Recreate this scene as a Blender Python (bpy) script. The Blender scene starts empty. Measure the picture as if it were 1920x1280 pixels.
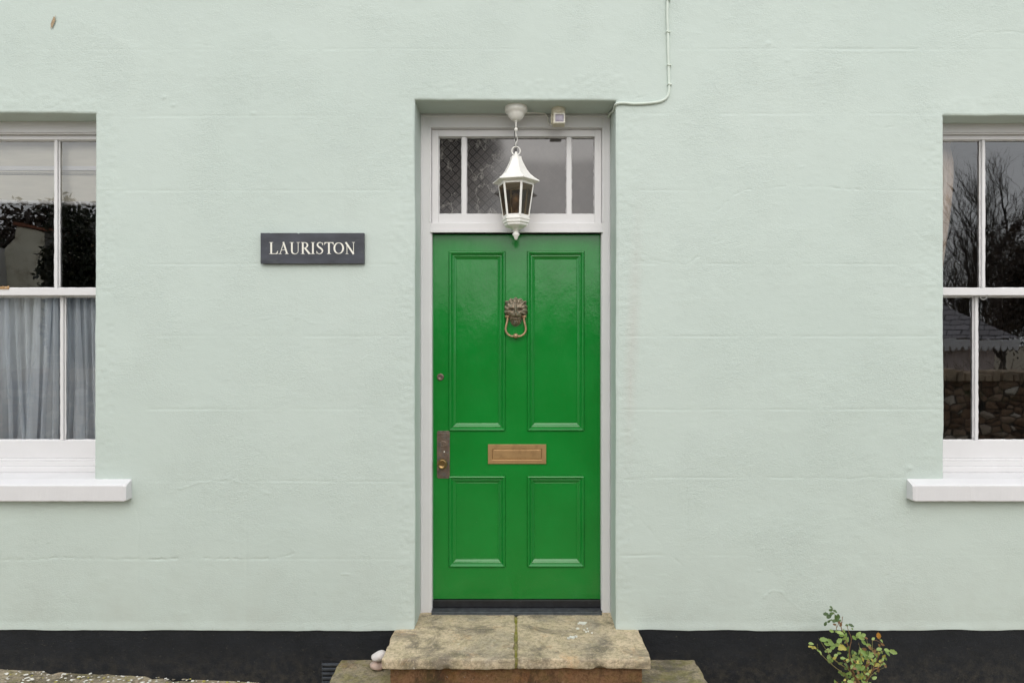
import bpy, bmesh, math, random
import numpy as np
from mathutils import Vector, noise as mnoise

# ------------------------------------------------------------------ camera, sky, sun, exposure
F, CX, CYP, D0, ZC = 1168.0, 966.0, 640.0, 3.2, 1.8       # focal px, vanishing point, camera distance, eye height
scene = bpy.context.scene
C = scene.collection
cam_d = bpy.data.cameras.new("camera"); cam = bpy.data.objects.new("camera", cam_d); C.objects.link(cam)
cam.location = (0, -D0, ZC); cam.rotation_euler = (math.radians(90), 0, 0)
cam_d.sensor_width = 36; cam_d.lens = F / 1920 * 36
cam_d.shift_x = -(CX - 960) / 1920; cam_d.shift_y = 0.0
cam_d.clip_start = 0.05; cam_d.clip_end = 2000
scene.camera = cam

SUN_EL = math.radians(40)
world = bpy.data.worlds.new("World"); scene.world = world; world.use_nodes = True
wn, wl = world.node_tree.nodes, world.node_tree.links
bg = wn["Background"]; bg.inputs["Strength"].default_value = 0.14
sky = wn.new("ShaderNodeTexSky"); sky.sky_type = 'NISHITA'; sky.sun_disc = False
sky.sun_elevation = SUN_EL; sky.sun_rotation = math.radians(180); sky.dust_density = 6; sky.air_density = 1.0; sky.ozone_density = 1.0
wm = wn.new("ShaderNodeMix"); wm.data_type = 'RGBA'; wm.inputs[0].default_value = 0.80
wm.inputs[7].default_value = (8.2, 8.55, 8.9, 1)          # the flat cloud cover
wl.new(sky.outputs[0], wm.inputs[6]); wl.new(wm.outputs[2], bg.inputs["Color"])
sun_d = bpy.data.lights.new("sun", 'SUN'); sun_d.energy = 0.6; sun_d.angle = math.radians(48); sun_d.color = (1, 0.975, 0.94)
sun = bpy.data.objects.new("sun", sun_d); C.objects.link(sun)
sun.rotation_euler = (math.radians(90) - SUN_EL, 0, math.radians(4))
scene.view_settings.view_transform = 'Standard'; scene.view_settings.look = 'None'
scene.view_settings.gamma = 1.0; scene.view_settings.exposure = 0.42
scene.cycles.max_bounces = 10; scene.cycles.transparent_max_bounces = 16

# ------------------------------------------------------------------ helpers
rnd = random.Random(7); nrng = np.random.default_rng(11)
def X(px, y=0.0): return (px - CX) / F * (y + D0)
def Z(py, y=0.0): return ZC - (py - CYP) / F * (y + D0)
def R3(px, py, dv, yg=0.19):                              # a point met in the window glass, dv metres of light path from the eye
    return Vector(((px - CX) / F * dv, 2 * yg + D0 - dv, ZC - (py - CYP) / F * dv))

def empty(name, loc, label, cat, group=None):
    o = bpy.data.objects.new(name, None); C.objects.link(o); o.location = loc
    o.empty_display_size = 0.1
    o["label"] = label; o["category"] = cat
    if group: o["group"] = group
    return o
def tag(o, label, cat, group=None):
    o["label"] = label; o["category"] = cat
    if group: o["group"] = group
    return o
def struct(o, kind="structure"):
    o["kind"] = kind; return o

class MB:
    def __init__(s): s.v = []; s.f = []; s.m = []
    def quad(s, a, b, c, d, m=0):
        n = len(s.v); s.v += [tuple(a), tuple(b), tuple(c), tuple(d)]; s.f.append((n, n+1, n+2, n+3)); s.m.append(m)
    def poly(s, pts, m=0):
        n = len(s.v); s.v += [tuple(p) for p in pts]; s.f.append(tuple(range(n, n+len(pts)))); s.m.append(m)
    def box(s, x0, x1, y0, y1, z0, z1, m=0):
        n = len(s.v)
        s.v += [(x0,y0,z0),(x1,y0,z0),(x1,y1,z0),(x0,y1,z0),(x0,y0,z1),(x1,y0,z1),(x1,y1,z1),(x0,y1,z1)]
        for f in ((0,1,5,4),(1,2,6,5),(2,3,7,6),(3,0,4,7),(4,5,6,7),(3,2,1,0)):
            s.f.append(tuple(n+i for i in f)); s.m.append(m)
    def prism(s, pts, y0, y1, m=0):                        # pts: (x, z) polygon extruded along y
        n = len(s.v); k = len(pts)
        s.v += [(p[0], y0, p[1]) for p in pts] + [(p[0], y1, p[1]) for p in pts]
        s.f.append(tuple(range(n, n+k))); s.m.append(m)
        s.f.append(tuple(reversed(range(n+k, n+2*k)))); s.m.append(m)
        for i in range(k):
            j = (i+1) % k; s.f.append((n+j, n+i, n+k+i, n+k+j)); s.m.append(m)
    def tube(s, pts, rad, seg=8, m=0, cap=True, closed=False):
        pts = [Vector(p) for p in pts]; k = len(pts)
        if not isinstance(rad, (list, tuple)): rad = [rad]*k
        n = len(s.v); up = None
        for i, p in enumerate(pts):
            a = pts[(i-1) % k] if (i or closed) else p; b = pts[(i+1) % k] if (i < k-1 or closed) else p
            t = (b - a)
            t = t.normalized() if t.length > 1e-9 else Vector((0,0,1))
            if up is None: up = Vector((0,0,1)) if abs(t.z) < .9 else Vector((0,1,0))
            u = (up - t*up.dot(t))
            u = u.normalized() if u.length > 1e-6 else t.orthogonal().normalized()
            up = u; w = t.cross(u)
            for q in range(seg):
                an = 2*math.pi*q/seg
                s.v.append(tuple(p + (u*math.cos(an) + w*math.sin(an))*rad[i]))
        last = k if closed else k-1
        for i in range(last):
            for q in range(seg):
                a = n+i*seg+q; b = n+i*seg+(q+1) % seg; i2 = (i+1) % k
                s.f.append((a, b, n+i2*seg+(q+1) % seg, n+i2*seg+q)); s.m.append(m)
        if cap and not closed:
            s.f.append(tuple(reversed([n+q for q in range(seg)]))); s.m.append(m)
            s.f.append(tuple(n+(k-1)*seg+q for q in range(seg))); s.m.append(m)
    def lathe(s, c, prof, seg=32, m=0, axis='z', rot=0.0):  # prof: (r, h) list
        n = len(s.v); c = Vector(c)
        for r, h in prof:
            for q in range(seg):
                an = 2*math.pi*q/seg + rot
                a, b = r*math.sin(an), -r*math.cos(an)
                s.v.append(tuple(c + (Vector((a, b, h)) if axis == 'z' else Vector((a, h, -b)))))
        for i in range(len(prof)-1):
            for q in range(seg):
                a = n+i*seg+q; b = n+i*seg+(q+1) % seg
                s.f.append((a, b, b+seg, a+seg)); s.m.append(m)
        s.f.append(tuple(n+q for q in range(seg))); s.m.append(m)
        s.f.append(tuple(n+(len(prof)-1)*seg+q for q in range(seg))); s.m.append(m)
    def grid(s, P, m=0):                                   # P[i][j] points
        n = len(s.v); a, b = len(P), len(P[0])
        for row in P: s.v += [tuple(p) for p in row]
        for i in range(a-1):
            for j in range(b-1):
                s.f.append((n+i*b+j, n+i*b+j+1, n+(i+1)*b+j+1, n+(i+1)*b+j)); s.m.append(m)
    def ring(s, x0, x1, z0, z1, prof, m=0, cap=True):      # mitred moulding round a rectangle; prof: (inset, y)
        n = len(s.v)
        for d, y in prof:
            s.v += [(x0+d,y,z0+d),(x1-d,y,z0+d),(x1-d,y,z1-d),(x0+d,y,z1-d)]
        for i in range(len(prof)-1):
            for q in range(4):
                a = n+i*4+q; b = n+i*4+(q+1) % 4; s.f.append((a, b, b+4, a+4)); s.m.append(m)
        if cap:
            k = n+(len(prof)-1)*4; s.f.append((k, k+1, k+2, k+3)); s.m.append(m)
    def build(s, name, mats, parent=None, bevel=0.0, smooth=False, seg=2, recalc=False, angle=35):
        me = bpy.data.meshes.new(name); me.from_pydata(s.v, [], s.f)
        if not isinstance(mats, (list, tuple)): mats = [mats]
        for m in mats: me.materials.append(m)
        if len(mats) > 1: me.polygons.foreach_set("material_index", s.m)
        if recalc:
            bm = bmesh.new(); bm.from_mesh(me); bmesh.ops.remove_doubles(bm, verts=bm.verts, dist=1e-5)
            bmesh.ops.recalc_face_normals(bm, faces=bm.faces); bm.to_mesh(me); bm.free()
        if smooth: me.shade_smooth()
        me.validate(); me.update()
        o = bpy.data.objects.new(name, me); C.objects.link(o)
        if parent is not None:
            o.parent = parent; o.location = -parent_world(parent)
        if bevel:
            b = o.modifiers.new("bevel", 'BEVEL'); b.width = bevel; b.segments = seg; b.limit_method = 'ANGLE'; b.angle_limit = math.radians(angle)
            b.harden_normals = False
        return o
def parent_world(p):
    v = Vector(p.location); q = p.parent
    while q is not None: v += Vector(q.location); q = q.parent
    return v

# ------------------------------------------------------------------ materials
def nodes_of(name):
    m = bpy.data.materials.new(name); m.use_nodes = True
    t = m.node_tree; return m, t.nodes, t.links, t.nodes["Principled BSDF"]
def tex_coord(n, l, scale=(1,1,1), kind="Object"):
    tc = n.new("ShaderNodeTexCoord"); mp = n.new("ShaderNodeMapping"); mp.inputs["Scale"].default_value = scale
    l.new(tc.outputs[kind], mp.inputs[0]); return mp.outputs[0]
def noise_tex(n, l, vec, scale, detail=4, rough=.55, dist=0.0):
    t = n.new("ShaderNodeTexNoise"); t.inputs["Scale"].default_value = scale; t.inputs["Detail"].default_value = detail
    t.inputs["Roughness"].default_value = rough; t.inputs["Distortion"].default_value = dist
    l.new(vec, t.inputs["Vector"]); return t.outputs["Fac"]
def ramp(n, l, fac, stops):
    r = n.new("ShaderNodeValToRGB"); e = r.color_ramp.elements
    while len(e) < len(stops): e.new(0.5)
    for i, (p, c) in enumerate(stops):
        e[i].position = p; e[i].color = (*(c if isinstance(c, (tuple, list)) else (c, c, c)), 1)
    l.new(fac, r.inputs[0]); return r.outputs[0]
def mixc(n, l, fac, a, b, mode='MIX'):
    m = n.new("ShaderNodeMix"); m.data_type = 'RGBA'; m.blend_type = mode
    for sock, v in ((0, fac), (6, a), (7, b)):
        if hasattr(v, "is_linked") or isinstance(v, bpy.types.NodeSocket): l.new(v, m.inputs[sock])
        else: m.inputs[sock].default_value = v if sock == 0 else (*v, 1)
    return m.outputs[2]
def math_n(n, l, op, a, b=0.0, c=0.0, clamp=False):
    m = n.new("ShaderNodeMath"); m.operation = op; m.use_clamp = clamp
    for i, v in enumerate((a, b, c)):
        if isinstance(v, bpy.types.NodeSocket): l.new(v, m.inputs[i])
        else: m.inputs[i].default_value = v
    return m.outputs[0]
def bump(n, l, h, strength, dist, prev=None):
    b = n.new("ShaderNodeBump"); b.inputs["Strength"].default_value = strength; b.inputs["Distance"].default_value = dist
    l.new(h, b.inputs["Height"])
    if prev is not None: l.new(prev, b.inputs["Normal"])
    return b.outputs[0]

def simple(name, col, rough=.5, metal=0.0, var=.12, vscale=30, bs=.3, bd=.0006, bscale=120, stretch=(1,1,1), spec=.5, dirt=None):
    m, n, l, p = nodes_of(name)
    v = tex_coord(n, l, stretch)
    f = noise_tex(n, l, v, vscale, 5)
    c = ramp(n, l, f, [(.3, tuple(x*(1-var) for x in col)), (.7, tuple(min(1, x*(1+var)) for x in col))])
    if dirt:
        dcol, dscale, lo, hi = dirt
        g = noise_tex(n, l, v, dscale, 6, .7)
        c = mixc(n, l, ramp(n, l, g, [(lo, 0.0), (hi, 1.0)]), c, dcol)
    l.new(c, p.inputs["Base Color"])
    p.inputs["Roughness"].default_value = rough; p.inputs["Metallic"].default_value = metal
    p.inputs["Specular IOR Level"].default_value = spec
    b = noise_tex(n, l, v, bscale, 3)
    l.new(bump(n, l, b, bs, bd), p.inputs["Normal"])
    return m

def mat_render():                                          # painted lime render
    m, n, l, p = nodes_of("pale_green_render")
    v = tex_coord(n, l)
    big = noise_tex(n, l, v, .9, 4)
    c = ramp(n, l, big, [(.32, (.512, .590, .543)), (.68, (.546, .620, .573))])
    med = noise_tex(n, l, tex_coord(n, l, (1, 1, 2.2)), 5, 6, .65)
    c = mixc(n, l, ramp(n, l, med, [(.35, 0.0), (.75, .30)]), c, (.505, .575, .540))
    # grey-pink strip where an old leak ran beside the doorway
    sx = n.new("ShaderNodeSeparateXYZ"); l.new(v, sx.inputs[0])
    dx = math_n(n, l, 'ABSOLUTE', math_n(n, l, 'SUBTRACT', sx.outputs[0], math_n(n, l, 'ADD', .52, math_n(n, l, 'MULTIPLY', sx.outputs[2], .045))))
    mx = math_n(n, l, 'SUBTRACT', 1.0, math_n(n, l, 'MULTIPLY', dx, 22.0), clamp=True)
    zz = math_n(n, l, 'ABSOLUTE', math_n(n, l, 'SUBTRACT', sx.outputs[2], 1.85))
    mz = math_n(n, l, 'SUBTRACT', 1.0, math_n(n, l, 'MULTIPLY', zz, 1.3), clamp=True)
    st = math_n(n, l, 'MULTIPLY', math_n(n, l, 'MULTIPLY', mx, mz), math_n(n, l, 'MULTIPLY', noise_tex(n, l, tex_coord(n, l, (1,1,.25)), 14, 5), .95))
    c = mixc(n, l, st, c, (.51, .495, .455))
    # faint rain runs and low splash
    run = noise_tex(n, l, tex_coord(n, l, (1, 1, .09)), 6.5, 6, .7)
    c = mixc(n, l, ramp(n, l, run, [(.56, 0.0), (.78, .16)]), c, (.455, .500, .462))
    lowz = math_n(n, l, 'SUBTRACT', 1.0, math_n(n, l, 'MULTIPLY', math_n(n, l, 'SUBTRACT', sx.outputs[2], .32), 1.9), clamp=True)
    spl = math_n(n, l, 'MULTIPLY', lowz, ramp(n, l, noise_tex(n, l, v, 4.2, 7, .7), [(.40, .10), (.68, .62)]))
    c = mixc(n, l, spl, c, (.45, .492, .445))
    # pale dots and tiny dirt specks
    sp = noise_tex(n, l, v, 95, 2, .4)
    c = mixc(n, l, ramp(n, l, sp, [(.735, 0.0), (.77, .35)]), c, (.33, .34, .30))
    l.new(c, p.inputs["Base Color"]); p.inputs["Roughness"].default_value = .62; p.inputs["Specular IOR Level"].default_value = .35
    brush = noise_tex(n, l, tex_coord(n, l, (.45, 1, 1.5)), 150, 4, .6)
    peel = noise_tex(n, l, v, 55, 5, .62)
    patch = noise_tex(n, l, v, 2.3, 3)
    pk = ramp(n, l, patch, [(.40, .25), (.62, 1.0)])
    grain = noise_tex(n, l, v, 230, 2, .7)
    h = math_n(n, l, 'MULTIPLY', math_n(n, l, 'ADD', math_n(n, l, 'ADD', brush, grain), math_n(n, l, 'MULTIPLY', peel, .7)), pk)
    b1 = bump(n, l, h, .85, .0022)
    vor = n.new("ShaderNodeTexVoronoi"); vor.inputs["Scale"].default_value = 26; l.new(v, vor.inputs[0])
    pits = ramp(n, l, vor.outputs["Distance"], [(.03, 1.0), (.10, 0.0)])
    gate = ramp(n, l, noise_tex(n, l, v, 7, 2), [(.52, 0.0), (.62, 1.0)])
    b2 = bump(n, l, math_n(n, l, 'MULTIPLY', pits, gate), .5, .0015, b1)
    l.new(b2, p.inputs["Normal"]); return m

def mat_white(name, col=(.715, .708, .712), dirty=.15):
    m, n, l, p = nodes_of(name)
    v = tex_coord(n, l)
    f = noise_tex(n, l, v, 6, 5)
    c = ramp(n, l, f, [(.3, tuple(x*.95 for x in col)), (.7, col)])
    g = noise_tex(n, l, v, 60, 6, .7)
    c = mixc(n, l, ramp(n, l, g, [(.66, 0.0), (.80, dirty*2)]), c, (.42, .41, .37))
    l.new(c, p.inputs["Base Color"]); p.inputs["Roughness"].default_value = .38
    b = noise_tex(n, l, tex_coord(n, l, (1, 1, 1)), 40, 4, .6)
    l.new(bump(n, l, b, .18, .0010), p.inputs["Normal"]); return m

def mat_door():
    m, n, l, p = nodes_of("glossy_green_paint")
    v = tex_coord(n, l)
    f = noise_tex(n, l, v, 3, 5)
    c = ramp(n, l, f, [(.3, (.0035, .178, .020)), (.7, (.0052, .220, .029))])
    g = noise_tex(n, l, v, 26, 6, .75)
    c = mixc(n, l, ramp(n, l, g, [(.66, 0.0), (.78, .35)]), c, (.025, .10, .03))
    s = noise_tex(n, l, v, 160, 2, .5)
    c = mixc(n, l, ramp(n, l, s, [(.75, 0.0), (.79, .5)]), c, (.10, .30, .13))
    l.new(c, p.inputs["Base Color"])
    l.new(ramp(n, l, noise_tex(n, l, v, 9, 4), [(.3, .11), (.7, .22)]), p.inputs["Roughness"])
    wav = noise_tex(n, l, tex_coord(n, l, (1, 1, .55)), 8, 4, .55)
    fine = noise_tex(n, l, tex_coord(n, l, (1, 1, .12)), 130, 3, .5)
    lump = noise_tex(n, l, v, 45, 4, .6)
    b = bump(n, l, wav, .30, .009)
    b = bump(n, l, lump, .30, .0014, b)
    b = bump(n, l, fine, .20, .0006, b)
    p.inputs["Specular IOR Level"].default_value = .62
    l.new(b, p.inputs["Normal"]); return m

def mat_glass(name, wob=.035, tint=(.95, .96, .955), gain=2.8, rough=.0, wscale=7, top=1.0):
    m, n, l, p = nodes_of(name); n.remove(p)
    out = n["Material Output"]
    v = tex_coord(n, l)
    nb = bump(n, l, noise_tex(n, l, v, wscale, 2), wob, .004)
    fr = n.new("ShaderNodeFresnel"); fr.inputs["IOR"].default_value = 1.5; l.new(nb, fr.inputs["Normal"])
    tr = n.new("ShaderNodeBsdfTransparent"); tr.inputs[0].default_value = (*tint, 1)
    gl = n.new("ShaderNodeBsdfGlossy"); gl.inputs["Roughness"].default_value = rough; l.new(nb, gl.inputs["Normal"])
    gl.inputs[0].default_value = (1, 1, 1, 1)
    mx = n.new("ShaderNodeMixShader"); l.new(math_n(n, l, 'MINIMUM', math_n(n, l, 'MULTIPLY', fr.outputs[0], gain), top), mx.inputs[0])
    l.new(tr.outputs[0], mx.inputs[1]); l.new(gl.outputs[0], mx.inputs[2]); l.new(mx.outputs[0], out.inputs[0]); return m

def mat_etched():                                          # obscured fanlight glass with a diamond pattern pressed in it
    m, n, l, p = nodes_of("diamond_obscured_glass")
    v = tex_coord(n, l); sx = n.new("ShaderNodeSeparateXYZ"); l.new(v, sx.inputs[0])
    k = 1/0.0470
    a = math_n(n, l, 'MULTIPLY', math_n(n, l, 'ADD', sx.outputs[0], sx.outputs[2]), k)
    b = math_n(n, l, 'MULTIPLY', math_n(n, l, 'SUBTRACT', sx.outputs[0], sx.outputs[2]), k)
    da = math_n(n, l, 'ABSOLUTE', math_n(n, l, 'SUBTRACT', math_n(n, l, 'FRACT', math_n(n, l, 'ADD', a, 50.0)), .5))
    db = math_n(n, l, 'ABSOLUTE', math_n(n, l, 'SUBTRACT', math_n(n, l, 'FRACT', math_n(n, l, 'ADD', b, 50.0)), .5))
    mx = math_n(n, l, 'MAXIMUM', da, db); mn = math_n(n, l, 'MINIMUM', da, db)
    line = ramp(n, l, mx, [(.35, 0.0), (.42, 1.0)])        # diamond borders
    sq = ramp(n, l, mx, [(.20, 1.0), (.25, 0.0)])           # flower in the middle
    cr = ramp(n, l, mn, [(.03, 0.0), (.07, 1.0)])
    pat = math_n(n, l, 'MAXIMUM', line, math_n(n, l, 'MULTIPLY', sq, cr))
    wx = math_n(n, l, 'ADD', sx.outputs[0], math_n(n, l, 'MULTIPLY', noise_tex(n, l, v, 9, 3), .12))
    pat = math_n(n, l, 'MULTIPLY', pat, ramp(n, l, math_n(n, l, 'SUBTRACT', .5, wx), [(.48, 0.06), (.56, 1.0)]))  # pattern faded out on the right, imitating reflected sky that drowns it
    soft = noise_tex(n, l, v, 9, 5, .7)
    base = mixc(n, l, pat, (.074, .068, .067), (.018, .017, .017))
    base = mixc(n, l, ramp(n, l, soft, [(.45, 0.0), (.75, .45)]), base, (.12, .11, .105))
    vein = math_n(n, l, 'ABSOLUTE', math_n(n, l, 'SUBTRACT', noise_tex(n, l, tex_coord(n, l, (1, 1, .6)), 6, 5, .65), .5))
    vein_m = math_n(n, l, 'MULTIPLY', ramp(n, l, vein, [(.003, .6), (.013, 0.0)]), ramp(n, l, math_n(n, l, 'SUBTRACT', .5, wx), [(.50, 0.0), (.56, 1.0)]))
    base = mixc(n, l, vein_m, base, (.26, .25, .23))  # thin pale veins, left part of the glass only
    l.new(base, p.inputs["Base Color"])
    l.new(math_n(n, l, 'ADD', .05, math_n(n, l, 'MULTIPLY', pat, .04)), p.inputs["Roughness"])
    p.inputs["IOR"].default_value = 1.72
    gr = noise_tex(n, l, v, 300, 2)
    b1 = bump(n, l, gr, .05, .0003); b2 = bump(n, l, pat, .10, .0003, b1)
    l.new(b2, p.inputs["Normal"]); return m

def mat_stone(name, tan, grey, dark, moss=.0, spots=.6, red=None):
    m, n, l, p = nodes_of(name)
    v = tex_coord(n, l)
    a = noise_tex(n, l, v, 3.4, 9, .70, .5)
    c = ramp(n, l, a, [(.30, grey), (.47, tan), (.62, tuple(min(1, x*1.18) for x in tan)), (.78, tuple(x*.8 for x in tan))])
    b = noise_tex(n, l, tex_coord(n, l, (1, 1.4, 1)), 4.2, 9, .74, .5)
    c = mixc(n, l, ramp(n, l, b, [(.50, 0.0), (.60, .8)]), c, dark)
    c = mixc(n, l, ramp(n, l, noise_tex(n, l, tex_coord(n, l, (1, 1, 1.1)), 6.3, 7, .7), [(.56, 0.0), (.68, .55)]), c, (tan[0]*1.12, tan[1]*.80, tan[2]*.58))
    if red:
        c = mixc(n, l, ramp(n, l, noise_tex(n, l, v, 4, 5), [(.48, 0.0), (.62, .8)]), c, red)
    g = noise_tex(n, l, v, 60, 8, .75)
    c = mixc(n, l, ramp(n, l, g, [(.38, .75), (.55, 0.0)]), c, tuple(x*.42 for x in tan))
    c = mixc(n, l, ramp(n, l, noise_tex(n, l, v, 130, 4, .7), [(.56, 0.0), (.70, .45)]), c, tuple(min(1, x*1.65) for x in tan))
    w = noise_tex(n, l, v, 48, 3, .6); wg = noise_tex(n, l, v, 7, 3)
    wm_ = math_n(n, l, 'MULTIPLY', ramp(n, l, w, [(.66, 0.0), (.70, 1.0)]), ramp(n, l, wg, [(.52, 0.0), (.60, spots)]))
    c = mixc(n, l, wm_, c, (.72, .69, .60))
    if moss:
        mo = noise_tex(n, l, v, 16, 6, .7)
        c = mixc(n, l, ramp(n, l, mo, [(.46, 0.0), (.60, moss)]), c, (.22, .21, .035))
    l.new(c, p.inputs["Base Color"]); p.inputs["Roughness"].default_value = .9; p.inputs["Specular IOR Level"].default_value = .2
    h1 = bump(n, l, a, .8, .010); h2 = bump(n, l, g, .9, .0045, h1)
    h3 = bump(n, l, noise_tex(n, l, v, 240, 4, .7), .6, .0014, h2)
    l.new(h3, p.inputs["Normal"]); return m

def mat_plinth():
    m, n, l, p = nodes_of("black_masonry_paint")
    v = tex_coord(n, l)
    f = noise_tex(n, l, v, 6, 6, .7)
    c = ramp(n, l, f, [(.3, (.0065, .0082, .0112)), (.7, (.0135, .0155, .0200))])
    s = noise_tex(n, l, tex_coord(n, l, (.6, 1, 1)), 85, 5, .75)
    c = mixc(n, l, ramp(n, l, s, [(.62, 0.0), (.74, .65)]), c, (.12, .105, .08))
    sx = n.new("ShaderNodeSeparateXYZ"); l.new(v, sx.inputs[0])
    low = math_n(n, l, 'MULTIPLY', math_n(n, l, 'SUBTRACT', .24, sx.outputs[2]), 5.0, clamp=True)
    dust = math_n(n, l, 'MULTIPLY', low, ramp(n, l, noise_tex(n, l, v, 22, 7, .75), [(.42, 0.0), (.66, .55)]))
    c = mixc(n, l, dust, c, (.075, .065, .05))
    l.new(c, p.inputs["Base Color"]); p.inputs["Roughness"].default_value = .6; p.inputs["Specular IOR Level"].default_value = .35
    b = bump(n, l, noise_tex(n, l, v, 18, 5, .6), .6, .008)
    b = bump(n, l, noise_tex(n, l, tex_coord(n, l, (.5, 1, 1.4)), 130, 5, .7), .8, .0025, b)
    l.new(b, p.inputs["Normal"]); return m

M = {}
M['render'] = mat_render(); M['white'] = mat_white("white_gloss_paint"); M['sillwhite'] = mat_white("white_sill_paint", (.70, .695, .705), .1)
M['cream'] = simple("cream_white_lantern_paint", (.83, .82, .775), .42, var=.06, vscale=14, bs=.2, dirt=((.42, .38, .28), 40, .66, .85))
M['sensor'] = simple("aged_cream_plastic", (.70, .66, .53), .45, var=.05, vscale=12, bs=.1)
M['lens'] = simple("sensor_lens", (.34, .31, .38), .22, var=.15, vscale=60, bs=.1)
M['door'] = mat_door(); M['glass'] = mat_glass("window_glass"); M['etched'] = mat_etched()
M['lantern_glass'] = mat_glass("dusty_lantern_glass", .15, (.56, .48, .36), .8, .2, 30, .10)
M['stone'] = mat_stone("weathered_sandstone", (.59, .485, .335), (.33, .30, .245), (.125, .112, .092), .12, .8)
M['stone_low'] = mat_stone("grey_lichened_stone", (.310, .265, .180), (.155, .150, .125), (.075, .075, .062), .35, .5)
M['riser'] = mat_stone("damp_brown_stone", (.210, .115, .060), (.110, .075, .048), (.035, .028, .020), .1, .2)
M['mortar'] = mat_stone("mossy_mortar", (.34, .30, .12), (.12, .12, .07), (.05, .05, .03), .9, .2)
M['pavement'] = mat_stone("speckled_paving", (.42, .36, .26), (.27, .25, .20), (.10, .09, .07), .3, 1.0)
M['plinth'] = mat_plinth()
M['black'] = simple("black_gloss_paint", (.014, .015, .018), .35, var=.3, vscale=25, bs=.3, dirt=((.09, .09, .085), 50, .62, .8))
M['threshold'] = simple("grey_metal_threshold", (.075, .082, .090), .45, metal=.3, var=.35, vscale=30, dirt=((.20, .19, .16), 35, .58, .75))
M['vent'] = simple("black_iron_vent", (.045, .052, .062), .38, var=.3, vscale=30, dirt=((.11, .10, .085), 40, .62, .8))
M['slate'] = simple("engraved_slate", (.040, .044, .056), .42, var=.35, vscale=18, bs=.4, stretch=(.5, 1, 1.2), dirt=((.075, .085, .085), 14, .55, .8))
M['letter'] = simple("worn_white_lettering", (.80, .78, .70), .6, var=.10, vscale=160, bs=.2)
M['bronze'] = simple("aged_bronze", (.26, .205, .145), .48, metal=.45, var=.4, vscale=45, bs=.6, bd=.0012, bscale=160, dirt=((.11, .15, .115), 60, .50, .68))
M['ring'] = simple("worn_copper_brass", (.42, .27, .155), .40, metal=.5, var=.25, vscale=50, dirt=((.22, .24, .16), 45, .55, .75))
M['brass'] = simple("dull_brass", (.50, .31, .145), .40, metal=.6, var=.12, vscale=9, bs=.15, dirt=((.24, .13, .055), 16, .55, .85))
M['knob'] = simple("polished_old_brass", (.30, .20, .085), .30, metal=.9, var=.25, vscale=40, dirt=((.10, .07, .03), 40, .52, .7))
M['plate'] = simple("tarnished_copper_plate", (.190, .140, .105), .42, metal=.5, var=.35, vscale=50, bs=.5, dirt=((.15, .17, .17), 35, .50, .7))
M['cable'] = simple("overpainted_cable", (.60, .67, .60), .5, var=.06, vscale=30, bs=.3)
M['net'] = None
M['blind'] = simple("cream_blind_cloth", (.66, .63, .55), .9, var=.06, vscale=6, bs=.3, stretch=(1, 1, 6))
M['curtain'] = simple("beige_curtain_cloth", (.62, .50, .40), .9, var=.10, vscale=20, bs=.4)
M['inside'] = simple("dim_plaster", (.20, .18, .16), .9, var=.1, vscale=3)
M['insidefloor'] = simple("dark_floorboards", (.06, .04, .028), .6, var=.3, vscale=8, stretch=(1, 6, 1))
M['pebble'] = simple("white_quartz_pebble", (.66, .62, .60), .7, var=.12, vscale=25, bs=.6, bd=.002, bscale=60, dirt=((.40, .32, .25), 40, .60, .80))
M['pebble2'] = simple("pinkish_pebble", (.52, .40, .34), .75, var=.2, vscale=30, bs=.6, bd=.002, bscale=60, dirt=((.33, .16, .09), 60, .56, .75))
M['stem'] = simple("rose_stem_bark", (.20, .175, .06), .6, var=.4, vscale=40)
M['stemred'] = simple("young_red_stem", (.20, .105, .05), .5, var=.4, vscale=40)
M['mark'] = simple("bare_brown_scrape", (.36, .27, .17), .9, var=.3, vscale=200)
def net_mat():
    m, n, l, p = nodes_of("sheer_net_cloth"); out = n["Material Output"]
    p.inputs["Base Color"].default_value = (.87, .93, 1.0, 1); p.inputs["Roughness"].default_value = .9; p.inputs["Specular IOR Level"].default_value = .1
    tl = n.new("ShaderNodeBsdfTranslucent"); tl.inputs[0].default_value = (.8, .84, .9, 1)
    tr = n.new("ShaderNodeBsdfTransparent")
    m1 = n.new("ShaderNodeMixShader"); m1.inputs[0].default_value = .15; l.new(p.outputs[0], m1.inputs[1]); l.new(tl.outputs[0], m1.inputs[2])
    fa = noise_tex(n, l, tex_coord(n, l, (1, 0, .10)), 13, 3, .6); fb = noise_tex(n, l, tex_coord(n, l, (1, 0, .05)), 44, 3, .6)
    wv = ramp(n, l, math_n(n, l, 'ADD', math_n(n, l, 'MULTIPLY', fa, .7), math_n(n, l, 'MULTIPLY', fb, .3)), [(.38, .66), (.50, .76), (.60, .90)])
    m2 = n.new("ShaderNodeMixShader"); l.new(wv, m2.inputs[0]); l.new(tr.outputs[0], m2.inputs[1]); l.new(m1.outputs[0], m2.inputs[2])
    l.new(m2.outputs[0], out.inputs[0]); return m
M['net'] = net_mat()
def leaf_mat(name, a, b, trans=.25):
    m, n, l, p = nodes_of(name); out = n["Material Output"]
    oi = n.new("ShaderNodeNewGeometry")
    c = ramp(n, l, oi.outputs["Random Per Island"], [(.0, a), (1.0, b)])
    l.new(c, p.inputs["Base Color"]); p.inputs["Roughness"].default_value = .45
    tl = n.new("ShaderNodeBsdfTranslucent"); l.new(c, tl.inputs[0])
    mx = n.new("ShaderNodeMixShader"); mx.inputs[0].default_value = trans
    l.new(p.outputs[0], mx.inputs[1]); l.new(tl.outputs[0], mx.inputs[2]); l.new(mx.outputs[0], out.inputs[0]); return m
M['leaf_dark'] = leaf_mat("rose_leaf_dark", (.055, .10, .030), (.11, .18, .05))
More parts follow.
